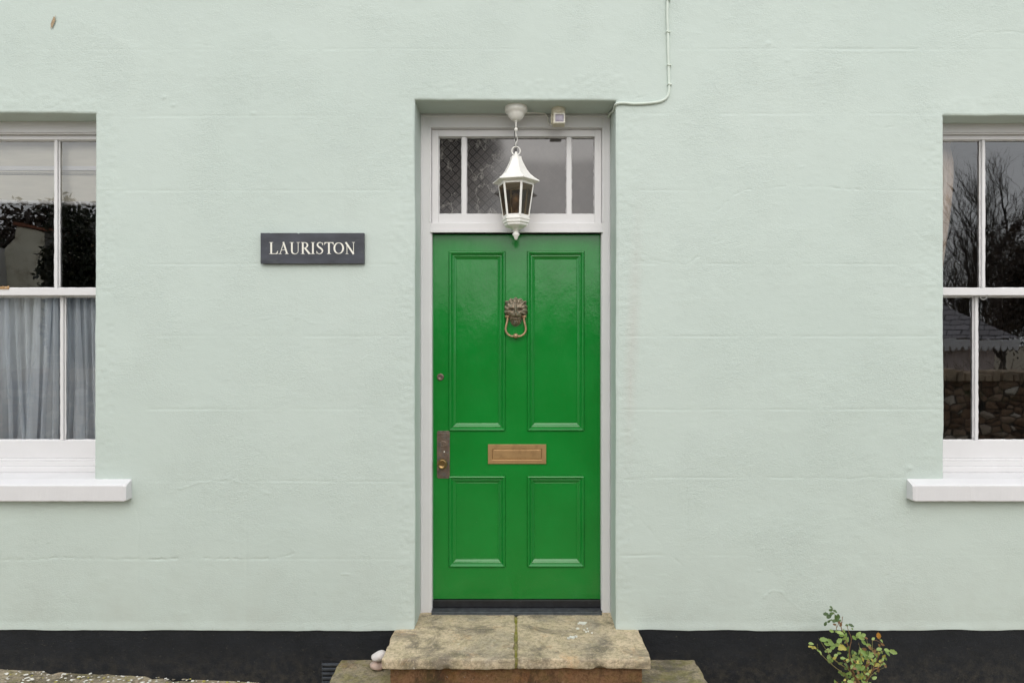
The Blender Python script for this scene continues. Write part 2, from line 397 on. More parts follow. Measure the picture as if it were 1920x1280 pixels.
M['leaf'] = leaf_mat("rose_leaf_green", (.17, .28, .055), (.36, .47, .15))
M['leaf_yellow'] = leaf_mat("rose_leaf_yellow", (.45, .42, .08), (.62, .55, .14))
M['leaf_orange'] = leaf_mat("rose_leaf_orange", (.50, .22, .03), (.58, .28, .05))
M['leaf_red'] = leaf_mat("rose_leaf_brown_red", (.17, .075, .03), (.28, .17, .07))
M['conifer'] = leaf_mat("evergreen_foliage", (.014, .022, .010), (.050, .055, .026), .1)
M['copper_leaf'] = leaf_mat("russet_evergreen_foliage", (.030, .016, .010), (.070, .045, .025), .1)
M['bark'] = simple("grey_bark", (.075, .062, .050), .9, var=.4, vscale=10)
M['twig'] = simple("pale_hedge_twigs", (.30, .25, .20), .9, var=.4, vscale=10)

# ------------------------------------------------------------------ numpy noise used for the rendered wall
def vnoise(x, z, sx, sz, seed):
    r = np.random.default_rng(seed); g = r.random((512, 512)) * 2 - 1
    u = x/sx + 200.3; w = z/sz + 200.7
    i = np.floor(u).astype(int); j = np.floor(w).astype(int); fu = u-i; fw = w-j
    fu = fu*fu*(3-2*fu); fw = fw*fw*(3-2*fw)
    a = g[i % 512, j % 512]; b = g[(i+1) % 512, j % 512]; c = g[i % 512, (j+1) % 512]; d = g[(i+1) % 512, (j+1) % 512]
    return (a*(1-fu)+b*fu)*(1-fw) + (c*(1-fu)+d*fu)*fw
def n1(t, s, seed): return vnoise(np.asarray(t, float), np.zeros_like(np.asarray(t, float)), s, 1.0, seed)
def sstep(a, b, x):
    t = np.clip((x-a)/(b-a), 0, 1); return t*t*(3-2*t)

DOOR = (-.515, .518, -9, 3.038)
WINL = (-3.339, -2.159, 1.084, 2.973)
WINR = (2.201, 3.381, 1.084, 2.962)
OPEN = (DOOR, WINL, WINR)
WX0, WX1, WZ0, WZ1 = -3.5, 3.55, .3205, 3.75

house = empty("house", (0, 0, 0), "pale green rendered house front with a green door and white sash windows", "house")

def build_wall():
    dx, dz = .006, .005
    xs = np.arange(WX0, WX1+1e-6, dx); zs = np.arange(WZ0, WZ1+1e-6, dz)
    for (a, b, c, d) in OPEN:
        for v in (a, b): xs[np.argmin(abs(xs-v))] = v
        for v in (c, d):
            if v > WZ0: zs[np.argmin(abs(zs-v))] = v
    Xg, Zg = np.meshgrid(xs, zs)
    H = np.zeros_like(Xg)                                   # proud of the wall plane, metres
    H += .0035*vnoise(Xg, Zg, .9, .7, 1) + .0010*vnoise(Xg, Zg, .28, .2, 2) + .0003*vnoise(Xg, Zg, .10, .06, 3)
    H += .00022*vnoise(Xg, Zg, .030, .016, 4)
    near = np.zeros_like(Xg)
    for (a, b, c, d) in OPEN:
        ddx = np.maximum(np.maximum(a-Xg, Xg-b), 0); ddz = np.maximum(np.maximum(c-Zg, Zg-d), 0)
        dd = np.hypot(ddx, ddz)
        wid = .13 + .05*vnoise(Xg, Zg, .3, .3, 9)
        near = np.maximum(near, 1 - sstep(wid*.7, wid, dd))
        e = np.clip(.009-dd, 0, .009)
        H -= e*e/.009*.62
    H += near*(.0008*vnoise(Xg, Zg, .024, .018, 5) + .0005*vnoise(Xg, Zg, .06, .05, 6))
    # lightly hollow / rougher patches
    pm = sstep(.15, .35, vnoise(Xg, Zg, .55, .35, 21)); H += pm*(.0005 + .0003*vnoise(Xg, Zg, .04, .025, 22))
    # scored courses in the render:  (py, [(px0, px1, strength)...])
    courses = [(93, [(-60, 420, .55), (420, 600, .35), (600, 640, .9), (640, 990, .55), (1262, 1480, 1.0), (1480, 1730, 1.7), (1730, 1990, .8)]),
               (218, [(190, 600, .8), (600, 770, .5)]), (214, [(1160, 1260, .9), (1340, 1395, 1.9), (1395, 1765, 1.0)]),
               (357, [(182, 775, 1.15), (1188, 1330, 1.0), (1640, 1768, .8)]),
               (495, [(268, 770, .9), (1290, 1420, 1.6), (1420, 1768, 1.1), (1160, 1240, .8)]),
               (630.5, [(285, 560, .5), (560, 778, 1.0), (1156, 1420, 1.4), (1420, 1768, 1.1)]),
               (767.5, [(270, 500, 1.0), (500, 778, .8), (1156, 1420, 1.5), (1420, 1768, 1.1)]),
               (902, [(262, 440, .9), (440, 640, 1.7), (640, 778, .8)]), (900, [(1156, 1206, 1.9)]), (895, [(1206, 1440, .8), (1440, 1700, .9)]),
               (1048.5, [(-60, 110, .8), (110, 520, .8), (520, 780, .6)]), (1041, [(1156, 1256, 1.8), (1256, 1760, .45), (1760, 1990, .3)])]
    for ci, (py, segs) in enumerate(courses):
        zc = Z(py); rows = np.where(abs(zs-zc) < .02)[0]
        for si, (p0, p1, s) in enumerate(segs):
            cols = np.where((xs > X(p0)) & (xs < X(p1)))[0]
            if len(cols) < 3: continue
            x = xs[cols]; zl = zc + .0028*n1(x, .5, 30+ci) + .0010*n1(x, .05, 60+ci)
            fade = sstep(0, .05, x-X(p0)) * sstep(0, .05, X(p1)-x)
            mod = np.clip(.62 + .65*n1(x, .16, 90+ci*7+si) + .35*n1(x, .03, 190+ci*7+si), .12, 1.5)*s*fade
            z = zs[rows][:, None] - zl[None, :]
            g = -np.exp(-(z/.0042)**2)*.0013 + np.exp(-((z+.0085)/.005)**2)*.0003
            H[np.ix_(rows, cols)] += g*mod[None, :]
    # vertical ghosts of joints
    for ci, (px, y0, y1, s) in enumerate([(1484, 100, 210, .9), (462, 960, 1170, .6), (1284, 905, 980, 1.0), (450, 160, 212, .4), (178, 40, 205, .45), (1172, 470, 760, .5), (258, 990, 1170, .4)]):
        xc = X(px); cols = np.where(abs(xs-xc) < .02)[0]; rows = np.where((zs < Z(y0)) & (zs > Z(y1)))[0]
        z = zs[rows]; xl = xc + .0025*n1(z, .2, 400+ci)
        fade = sstep(0, .04, z-Z(y1))*sstep(0, .04, Z(y0)-z)
        H[np.ix_(rows, cols)] += -np.exp(-((xs[cols][None, :]-xl[:, None])/.005)**2)*.0010*s*(fade*np.clip(.6+.7*n1(z, .05, 430+ci), 0, 1.3))[:, None]
    # hairline cracks and patch edges, as polylines in photo pixels
    cracks = [([(0,1049),(60,1048),(110,1045),(200,1046),(290,1049),(350,1045),(450,1048),(520,1046),(560,1036)], 1.7, 1),
              ([(250,925),(262,985),(258,1045)], .6, 1), ([(285,915),(340,915),(372,904),(430,897)], 1.0, -1), ([(438,900),(470,912),(505,925),(510,938)], 1.3, -1),
              ([(1340,400),(1372,368),(1400,355),(1440,353),(1500,349),(1560,352),(1612,356)], 1.5, 1), ([(1180,492),(1220,488),(1250,492),(1290,496),(1350,440)], .9, 1),
              ([(1205,475),(1218,486)], 1.4, 1), ([(1290,498),(1335,456),(1355,450)], .8, 1), ([(1425,344),(1452,338)], 1.3, -1), ([(1495,317),(1508,312)], 1.2, -1),
              ([(1660,240),(1695,234)], 1.3, 1), ([(1180,192),(1196,184),(1212,180)], 1.6, 1), ([(1215,990),(1258,1040),(1300,1080)], .7, 1), ([(1165,962),(1195,968),(1225,1000)], .7, 1),
              ([(1432,1118),(1448,1105),(1465,1108),(1480,1125),(1508,1148)], 1.2, -1), ([(360,82),(400,88),(440,98),(480,98),(520,85),(560,50)], .8, 1),
              ([(1440,895),(1600,897),(1655,890),(1700,895)], .9, 1), ([(1285,905),(1290,940),(1288,985)], .8, 1), ([(455,985),(470,960)], .9, 1), ([(520,1010),(560,1040)], .7, -1),
              ([(1490,97),(1600,98),(1700,97)], .6, -1), ([(1800,75),(1830,62),(1900,60),(1960,70)], 1.0, 1), ([(1290,60),(1330,66)], .5, -1),
              ([(640,1075),(660,1078)], 1.5, -1), ([(1700,420),(1740,455),(1765,470)], .7, 1), ([(1650,490),(1700,500),(1740,520)], .6, 1), ([(480,600),(540,590),(600,610)], .5, -1), ([(600,690),(640,700),(700,660)], .35, -1)]
    for ci, (pl, s, sgn) in enumerate(cracks):
        P = [(X(a), Z(b)) for a, b in pl]
        Q = []
        for k in range(len(P)-1):
            L = math.hypot(P[k+1][0]-P[k][0], P[k+1][1]-P[k][1]); nn = max(2, int(L/.016))
            for t in range(nn):
                q = t/nn; Q.append((P[k][0]*(1-q)+P[k+1][0]*q, P[k][1]*(1-q)+P[k+1][1]*q + rnd.uniform(-.003, .003)))
        Q.append(P[-1])
        for k in range(len(Q)-1):
            (ax, az), (bx, bz) = Q[k], Q[k+1]
            cols = np.where((xs > min(ax, bx)-.015) & (xs < max(ax, bx)+.015))[0]; rows = np.where((zs > min(az, bz)-.015) & (zs < max(az, bz)+.015))[0]
            if not len(cols) or not len(rows): continue
            xx = Xg[np.ix_(rows, cols)]; zz = Zg[np.ix_(rows, cols)]
            L2 = (bx-ax)**2+(bz-az)**2+1e-12; t = np.clip(((xx-ax)*(bx-ax)+(zz-az)*(bz-az))/L2, 0, 1)
            d = np.hypot(xx-ax-t*(bx-ax), zz-az-t*(bz-az))
            H[np.ix_(rows, cols)] += -sgn*np.exp(-(d/.0034)**2)*.0010*s*np.clip(.55+1.1*vnoise(xx, zz, .022, .022, 77)+.5*vnoise(xx, zz, .1, .1, 78), 0, 1.5)
    # pimples and dents
    for _ in range(260):
        px, py = rnd.uniform(-40, 1960), rnd.uniform(0, 1170)
        cx, cz = X(px), Z(py); r = rnd.uniform(.003, .007); h = rnd.uniform(.0003, .0012)*rnd.choice((1, 1, -1)); st = rnd.uniform(.6, 2.2)
        cols = np.where(abs(xs-cx) < .04)[0]; rows = np.where(abs(zs-cz) < .03)[0]
        H[np.ix_(rows, cols)] += h*np.exp(-(((Xg[np.ix_(rows, cols)]-cx)/(r*st))**2+((Zg[np.ix_(rows, cols)]-cz)/r)**2))
    for px, py, r, h in ((307,182,.010,.003),(325,197,.008,.003),(475,213,.008,.0025),(1705,877,.012,.004),(1440,82,.012,.003),(1545,193,.007,.002),(1475,114,.009,.0018)):
        H += h*np.exp(-(((Xg-X(px))/r/1.4)**2+((Zg-Z(py))/r)**2))
    # bottom lip kicks out over the plinth
    H += .004*sstep(.05, .0, Zg-WZ0)
    Yg = -H
    # hand-plastered, slightly wandering edges
    Xo, Zo = Xg.copy(), Zg.copy()
    def wob(t, seed): return .0016*n1(t, .11, seed) + .0022*n1(t, .5, seed+1)
    for oi, (a, b, c, d) in enumerate(OPEN):
        inz = (Zg >= c-.03) & (Zg <= d+.03); inx = (Xg >= a-.03) & (Xg <= b+.03)
        for v, sd in ((a, 500+oi*10), (b, 502+oi*10)):
            Xo += np.where(inz, wob(Zg, sd)*np.exp(-(abs(Xg-v)/.02)**2), 0)
        for v, sd in ((c, 504+oi*10), (d, 506+oi*10)):
            Zo += np.where(inx, wob(Xg, sd)*np.exp(-(abs(Zg-v)/.02)**2), 0)
    Zo[0, :] += .0034*n1(xs, .19, 700) + .0014*n1(xs, .05, 701)
    nz, nx = Xg.shape
    verts = np.stack([Xo, Yg, Zo], -1).reshape(-1, 3)
    idx = np.arange(nz*nx).reshape(nz, nx)
    xc = (xs[:-1]+xs[1:])/2; zc = (zs[:-1]+zs[1:])/2
    keep = np.ones((nz-1, nx-1), bool)
    for (a, b, c, d) in OPEN:
        keep &= ~(((xc > a) & (xc < b))[None, :] & ((zc > c) & (zc < d))[:, None])
    q = np.stack([idx[:-1, :-1], idx[:-1, 1:], idx[1:, 1:], idx[1:, :-1]], -1)[keep]
    extra_v, extra_f = [], []
    base = len(verts)
    def strip(ids, target_fn, n=14, depth=.19, flip=False):
        nonlocal base
        prev = ids
        src = verts[ids]
        for k in range(1, n+1):
            t = k/n
            pts = np.array([target_fn(p, t) for p in src])
            new = np.arange(base, base+len(pts)); base += len(pts); extra_v.append(pts)
            f = np.stack([prev[:-1], prev[1:], new[1:], new[:-1]], -1)
            if flip: f = f[:, ::-1]
            extra_f.append(f); prev = new
    def row(v): return int(np.argmin(abs(zs-v)))
    def col(v): return int(np.argmin(abs(xs-v)))
    for oi, (a, b, c, d) in enumerate(OPEN):
        r0 = row(c) if c > WZ0 else 0; r1 = row(d); c0, c1 = col(a), col(b)
        dep = .1905 if oi == 0 else .128
        def side(v):
            def fn(p, t):
                s = min(1, t*1.0); w = v
                return (p[0]*(1-s)+w*s + (.0007*math.sin(p[2]*31+t*9) if t < 1 else 0), p[1]*(1-s)+dep*s, p[2])
            return fn
        def hor(v):
            def fn(p, t): return (p[0], p[1]*(1-t)+dep*t, p[2]*(1-t)+v*t)
            return fn
        strip(idx[r0:r1+1, c0], side(a), flip=False)
        strip(idx[r0:r1+1, c1], side(b), flip=True)
        strip(idx[r1, c0:c1+1], hor(d), flip=True)
    # underside lip
    for (ca, cb) in ((0, col(DOOR[0])), (col(DOOR[1]), nx-1)):
        strip(idx[0, ca:cb+1], lambda p, t: (p[0], p[1]*(1-t)+.03*t, p[2]), n=2, flip=True)
    V = np.concatenate([verts]+extra_v); Fc = np.concatenate([q]+extra_f).astype(np.int32)
    # plain extensions of the same wall outside the detailed area, then the other three sides
    me = bpy.data.meshes.new("wall")
    ext = MB()
    ext.quad((-6, 0, WZ1), (6.2, 0, WZ1), (6.2, 0, 5.8), (-6, 0, 5.8)); ext.quad((-6, 0, WZ0), (WX0, 0, WZ0), (WX0, 0, WZ1), (-6, 0, WZ1))
    ext.quad((WX1, 0, WZ0), (6.2, 0, WZ0), (6.2, 0, WZ1), (WX1, 0, WZ1))
    ext.quad((-6, 7, WZ0), (-6, 0, WZ0), (-6, 0, 5.8), (-6, 7, 5.8)); ext.quad((6.2, 0, WZ0), (6.2, 7, WZ0), (6.2, 7, 5.8), (6.2, 0, 5.8))
    ext.quad((6.2, 7, WZ0), (-6, 7, WZ0), (-6, 7, 5.8), (6.2, 7, 5.8))
    # scrape showing bare brown (own material), a hair proud
    scr = []
    for k in range(14):
        an = 2*math.pi*k/14; rr = 1+.25*math.sin(k*2.7)
        u, w = .0085*math.cos(an)*rr, .034*math.sin(an)*rr
        scr.append((X(101)+u*.93+w*.30, -.0062, Z(43)-u*.30+w*.93))
    nb = len(V); V = np.concatenate([V, np.array(ext.v), np.array(scr)])
    faces_all = np.concatenate([Fc, np.array(ext.f)+nb])
    nf = len(faces_all); loops = np.concatenate([faces_all.reshape(-1), np.arange(len(V)-14, len(V))])
    me.vertices.add(len(V)); me.vertices.foreach_set("co", V.reshape(-1).astype(np.float32))
    me.loops.add(len(loops)); me.loops.foreach_set("vertex_index", loops.astype(np.int32))
    me.polygons.add(nf+1)
    ls = np.concatenate([np.arange(nf)*4, [nf*4]]).astype(np.int32)
    me.polygons.foreach_set("loop_start", ls)
    me.materials.append(M['render']); me.materials.append(M['mark'])
    mi = np.zeros(nf+1, np.int32); mi[-1] = 1; me.polygons.foreach_set("material_index", mi)
    me.update(calc_edges=True); me.validate(); me.shade_smooth()
    try: me.set_sharp_from_angle(angle=math.radians(60))
    except Exception: pass
    o = bpy.data.objects.new("wall", me); C.objects.link(o); o.parent = house
    return o
build_wall()

# plinth
def plinth():
    xs = np.arange(-6, 6.21, .03); zs = np.arange(-.75, WZ0+.02, .03)
    mb = MB()
    for (a, b) in ((-6, DOOR[0]), (DOOR[1], 6.2)):
        xx = [a+(b-a)*i/180 for i in range(181)]
        P = []
        for z in zs:
            z = min(z, WZ0+.015)
            P.append([(x, .006 + float(.0025*mnoise.noise(Vector((x*3, z*4, 3)))), z) for x in xx])
        mb.grid(P)
    mb.quad((DOOR[0], .006, -.75), (DOOR[1], .006, -.75), (DOOR[1], .006, .2), (DOOR[0], .006, .2))
    mb.quad((-6.0, 7, -.75), (-6.0, 0, -.75), (-6.0, 0, WZ0), (-6.0, 7, WZ0)); mb.quad((6.2, 0, -.75), (6.2, 7, -.75), (6.2, 7, WZ0), (6.2, 0, WZ0))
    mb.build("plinth", M['plinth'], house, smooth=True)
plinth()
rf = MB()
rf.quad((-6.3, -.35, 5.7), (6.5, -.35, 5.7), (6.5, 3.5, 8.2), (-6.3, 3.5, 8.2)); rf.quad((6.5, 7.35, 5.7), (-6.3, 7.35, 5.7), (-6.3, 3.5, 8.2), (6.5, 3.5, 8.2))
rf.poly([(-6, 0, 5.8), (-6, 7, 5.8), (-6, 3.5, 8.1)]); rf.poly([(6.2, 7, 5.8), (6.2, 0, 5.8), (6.2, 3.5, 8.1)])
rf.build("roof", M['slate'], house)

# ------------------------------------------------------------------ door frame, fanlight, door
def frame_and_door():
    yf = .187
    xl, xr = DOOR[0]-.01, DOOR[1]+.01
    il, ir = X(808.5, .19), X(1129, .19)
    top = DOOR[3]+.005
    fb = MB()
    zt0, zt1 = Z(433, .19), Z(418, .19); zh = Z(240, .19)
    fb.box(xl, il, yf, .30, .318, top); fb.box(ir, xr, yf, .30, .318, top)
    fb.box(il, ir, yf+.001, .30, zh, top); fb.box(il, ir, yf+.002, .30, zt0, zt1)
    # bead below the transom and planted mouldings
    fb.box(il-.004, ir+.004, yf-.007, yf+.0015, zt0-.010, zt0-.001)
    fb.box(il-.0005, il+.004, yf+.005, .28, .335, zt0-.012); fb.box(ir-.004, ir+.0005, yf+.005, .28, .335, zt0-.012)
    for s, e in ((1, xl+.010), (-1, xr-.010)):
        fb.tube([(e+s*.006, yf+.001, .336), (e+s*.006, yf+.001, top-.006)], .0055, 8)
    fb.tube([(xl+.02, yf+.001, top-.018), (xr-.02, yf+.001, top-.018)], .0055, 8)
    fb.box(il-.012, ir+.012, yf-.004, yf+.0008, zh+.002, zh+.011)
    fb.box(il-.011, il-.002, yf-.004, yf-.0002, zt1+.003, zh+.001); fb.box(ir+.002, ir+.011, yf-.004, yf-.0002, zt1+.003, zh+.001)
    fb.build("door_frame", M['white'], house, bevel=.0022)
    # fanlight
    ys = .212
    gl, gr, gt, gb = X(823, .23), X(1114.5, .23), Z(258, .23), Z(402, .23)
    b1a, b1b, b2a, b2b = X(866, .225), X(874.5, .225), X(1062.5, .225), X(1071.5, .225)
    s = MB()
    s.box(il+.001, gl, ys, .27, zt1+.001, zh-.001); s.box(gr, ir-.001, ys, .27, zt1+.001, zh-.001)
    s.box(gl, gr, ys+.0005, .27, gt, zh-.001); s.box(gl, gr, ys+.0005, .27, zt1+.001, gb)
    def putty(x0, x1, z0, z1):                               # uneven glazing putty
        for (ax, az, bx, bz) in ((x0, z0, x1, z0), (x0, z1, x1, z1), (x0, z0, x0, z1), (x1, z0, x1, z1)):
            L = math.hypot(bx-ax, bz-az); k = max(3, int(L/.018)); pts = []
            for i in range(k+1):
                t = i/k; pts.append((ax+(bx-ax)*t, ys+.022, az+(bz-az)*t))
            s.tube(pts, [.0045+rnd.uniform(-.0012, .0014) for _ in pts], 6)
    s.box(b1a, b1b, ys+.008, .265, gb, gt); s.box(b2a, b2b, ys+.008, .265, gb, gt)
    fl = s.build("fanlight", M['white'], house, bevel=.0018)
    s = MB(); putty(gl, b1a, gb, gt); putty(b1b, b2a, gb, gt); putty(b2b, gr, gb, gt)
    pt = s.build("putty", M['white'], fl, smooth=True)
    p = MB()
    for a, b in ((gl, b1a), (b1b, b2a), (b2b, gr)):
        p.box(a-.002, b+.002, ys+.026, ys+.030, gb-.002, gt+.002)
    p.build("pane", M['etched'], fl)

    # ---- door leaf
    yd = .235
    dl, dr, dt, db = X(811, yd), X(1127.5, yd), Z(440, yd), Z(1122, yd)
    hx = [(X(841, yd), X(948, yd)), (X(988, yd), X(1096, yd))]
    hz = [(Z(808, yd), Z(471, yd)), (Z(1063, yd), Z(891, yd))]
    m = MB()
    xb = [dl, hx[0][0], hx[0][1], hx[1][0], hx[1][1], dr]; zb = [db, hz[1][0], hz[1][1], hz[0][0], hz[0][1], dt]
    for i in range(5):
        for j in range(5):
            if i in (1, 3) and j in (1, 3): continue
            m.quad((xb[i], yd, zb[j]), (xb[i+1], yd, zb[j]), (xb[i+1], yd, zb[j+1]), (xb[i], yd, zb[j+1]))
    m.quad((dl, yd, db), (dl, yd, dt), (dl, .28, dt), (dl, .28, db)); m.quad((dr, yd, dt), (dr, yd, db), (dr, .28, db), (dr, .28, dt))
    m.quad((dl, yd, dt), (dr, yd, dt), (dr, .28, dt), (dl, .28, dt)); m.quad((dr, yd, db), (dl, yd, db), (dl, .28, db), (dr, .28, db))
    m.quad((dr, .28, db), (dl, .28, db), (dl, .28, dt), (dr, .28, dt))
    prof = [(0, yd), (.0008, yd+.0015), (.0022, yd-.004), (.0045, yd-.0085), (.0075, yd-.0100), (.0105, yd-.0095), (.0135, yd-.0070), (.0175, yd-.0025), (.0205, yd+.0010), (.0212, yd+.0030),
            (.0230, yd+.0020), (.0260, yd+.0015), (.0290, yd+.0030), (.0330, yd+.0065), (.0380, yd+.0100), (.0420, yd+.0115), (.0428, yd+.0135), (.0445, yd+.0125)]
    door_o = None
    for a, b in hx:
        for c, d in hz: m.ring(a, b, c, d, prof)
    door_o = m.build("door", M['door'], house, recalc=True)
    bv = door_o.modifiers.new("bevel", 'BEVEL'); bv.width = .0006; bv.segments = 1; bv.limit_method = 'ANGLE'; bv.angle_limit = math.radians(50)
    # black weatherboard along the foot of the door and the threshold
    w = MB(); zb1 = .336
    w.box(dl+.002, dr-.002, yd-.012, yd+.04, zb1+.004, db-.003)
    wb = w.build("kick_board", M['black'], door_o, bevel=.002)
    w = MB(); w.box(il+.0045, ir-.0045, .172, .300, .31, zb1); w.box(il+.0045, ir-.0045, .160, .1715, .31, .3325)
    w.build("threshold", M['threshold'], house, bevel=.002)

    # ---- letter plate
    x0, x1, z1, z0 = X(915, yd), X(1024, yd), Z(832.5, yd), Z(869, yd); y0 = yd-.001
    l = MB(); l.ring(x0, x1, z0, z1, [(0, y0+.001), (0, y0-.0045), (.0015, y0-.006), (.0225, y0-.006), (.0240, y0-.0052), (.0246, y0-.001)], cap=False)
    l.build("letter_plate", M['brass'], door_o, recalc=True)
    fx0, fx1, fz0, fz1 = x0+.0247, x1-.0247, z0+.0247, z1-.0247
    l = MB(); l.ring(fx0, fx1, fz0, fz1, [(0, y0-.0005), (.0012, y0-.0016), (.0025, y0-.0035), (.006, y0-.0042), (.012, y0-.0046)])
    l.build("letter_flap", M['brass'], door_o, recalc=True)
    # ---- lock plate, knob, cylinder
    x0, x1, z1, z0 = X(819.5, yd), X(843.5, yd), Z(807, yd), Z(896, yd)
    c = .008
    l = MB()
    l.prism([(x0+c*.6, z0), (x1-c*.6, z0), (x1-c*.5, z0+c*.5), (x1, z0+c*.8), (x1, z1-c*.8), (x1-c*.5, z1-c*.5), (x1-c*.6, z1), (x0+c*.6, z1), (x0+c*.5, z1-c*.5), (x0, z1-c*.8), (x0, z0+c*.8), (x0+c*.5, z0+c*.5)], y0-.005, y0+.001)
    l.box(x0+.010, x1-.010, y0-.0068, y0-.0052, z0+.026, z1-.026)
    l.box(x0+.012, x1-.012, y0-.0072, y0-.0052, z0+.010, z0+.022); l.box(x0+.012, x1-.012, y0-.0072, y0-.0052, z1-.022, z1-.012)
    l.build("lock_plate", M['plate'], door_o, bevel=.0016)
    kx, kz = X(831, yd), Z(869.5, yd-.05)
    l = MB(); l.lathe((kx, y0-.006, kz), [(.016, 0), (.0155, -.003), (.010, -.005), (.0085, -.012), (.009, -.020), (.017, -.026), (.0255, -.032), (.0285, -.040), (.0280, -.046), (.0235, -.052), (.0195, -.0535), (.0180, -.0515), (.008, -.0500), (.001, -.0498)], 40, axis='y')
    l.build("door_knob", M['knob'], door_o, smooth=True)
    l = MB(); l.lathe((X(830.8, yd), y0-.0068, Z(831.5, yd)), [(.0185, 0), (.0180, -.005), (.0155, -.0065), (.009, -.0062), (.0085, -.0072), (.001, -.0074)], 32, axis='y')
    l.box(X(830.8, yd)-.0012, X(830.8, yd)+.0012, y0-.0152, y0-.0125, Z(831.5, yd)-.006, Z(831.5, yd)+.006, 1)
    l.build("lock_cylinder", [M['plate'], M['black']], door_o, bevel=.0008)
    l = MB(); l.lathe((X(833.3, yd), y0-.0065, Z(846, yd)), [(.0038, 0), (.0036, -.002), (.002, -.003), (.0005, -.0032)], 14, axis='y')
    l.build("stud", M['letter'], door_o, smooth=True)
    l = MB(); l.lathe((X(825.7, yd), y0+.001, Z(706.5, yd)), [(.0195, 0), (.0190, -.005), (.0160, -.0072), (.0105, -.0070), (.0100, -.0060), (.001, -.0060)], 32, axis='y')
    l.build("night_latch", M['plate'], door_o, smooth=True)
    # ---- lion head knocker
    cx, cz, U = X(967, yd), Z(582, yd), .0633
    prof_pts = [(90, 1.10), (76, 1.10), (63, 1.10), (52, 1.12), (40, 1.17), (30, 1.06), (14, 1.03), (0, 1.0), (-14, 1.03), (-21, 1.03), (-30, .80), (-42, .74), (-55, .93), (-66, 1.12), (-78, 1.30), (-90, 1.38)]
    def Rth(t):
        a = (t+90) % 360 - 90
        if a > 90: a = 180-a
        for (t1, r1), (t0, r0) in zip(prof_pts[:-1], prof_pts[1:]):
            if t0 <= a <= t1: return r0 + (r1-r0)*(a-t0)/(t1-t0)
        return 1
    def G(u, v, a, b, su, sv): return math.exp(-((u-a)/su)**2-((v-b)/sv)**2)
    NA, NR = 144, 36
    ring_rows = []
    for i in range(NR+1):
        r = i/NR; rowp = []
        for k in range(NA):
            th = 360*k/NA; a = (th+90) % 360 - 90
            Rm = Rth(th)
            if a > -25 and a < 205: Rm *= 1+.050*math.cos(math.radians(th-90)*15)*(1)
            u = r*Rm*math.cos(math.radians(th)); v = r*Rm*math.sin(math.radians(th)); au = abs(u)
            h = .034*math.sqrt(max(0, 1-r**3.2)) + .002
            h += .017*G(u, v, 0, -.42, .42, .30) + .010*G(au, v, .20, -.40, .17, .16)
            h += .021*G(u, v, 0, .02, .11, .36) + .007*G(u, v, 0, -.27, .14, .10)
            h -= .018*G(au, v, .37, .05, .17, .085) ; h += .005*G(au, v, .37, .04, .075, .05)
            h += .009*G(au, v, .38, .24, .22, .09) + .007*G(au, v, .48, -.12, .16, .12)
            h -= .012*G(u, v, 0, -.62, .34, .045); h += .009*G(u, v, 0, -.74, .24, .07); h -= .006*G(u, v, 0, -.86, .3, .05)
            h -= .006*G(u, v, 0, -.50, .03, .09); h -= .006*G(au, v, .08, -.36, .05, .03)
            h += .010*G(au, v, .80, .62, .13, .16) - .012*G(au, v, .76, .55, .06, .10)
            mane = sstep(.48, .8, np.array(r)) if v > -.35 else sstep(.55, .9, np.array(r))
            h += float(mane)*(.0055*math.cos(math.radians(th-90)*15+2*math.sin(r*6)) + .003*math.cos(math.radians(th-90)*31))
            h += .003*math.cos(au*26)*G(u, v, 0, .72, .55, .28)
            if r > .97: h = .001
            rowp.append((cx+u*U, y0-max(h, .0008)*1.0, cz+v*U))
        ring_rows.append(rowp+[rowp[0]])
    l = MB(); l.grid(ring_rows)
    l.build("lion_head_knocker", M['bronze'], door_o, smooth=True, recalc=True)
    def kp(a, b, y): return (cx+(a-505)/290*U, y, cz-(b-430)/290*U)
    half = [(296, 590), (300, 640), (288, 720), (262, 820), (250, 900), (262, 970), (310, 1035), (380, 1075), (440, 1080), (505, 1082)]
    sm = []
    for k in range(len(half)-1):
        for t in (0, .5): sm.append((half[k][0]*(1-t)+half[k+1][0]*t, half[k][1]*(1-t)+half[k+1][1]*t))
    sm.append(half[-1])
    yk = y0-.020
    pts = [kp(a, b, yk) for a, b in sm] + [kp(1010-a, b, yk) for a, b in reversed(sm[:-1])]
    rr = [.0058]*len(pts)
    l = MB(); l.tube(pts, rr, 10)
    l.tube([kp(240, 588, yk), kp(345, 588, yk)], .0075, 12); l.tube([kp(665, 588, yk), kp(770, 588, yk)], .0075, 12)
    l.lathe(kp(505, 1070, yk), [(.001, -.013), (.008, -.012), (.0125, -.006), (.014, 0), (.0125, .006), (.008, .012), (.001, .013)], 16)
    for s in (-1, 1):
        for q in (70, 92): l.lathe(kp(505+s*q, 1078, yk), [(.002, -.006), (.0065, -.004), (.0075, 0), (.0065, .004), (.002, .006)], 12)
    l.lathe(kp(505, 1070, y0-.004), [(.001, -.011), (.011, -.008), (.012, 0), (.011, .008), (.001, .011)], 14)
    l.build("knocker_ring", M['ring'], door_o, smooth=True)
frame_and_door()

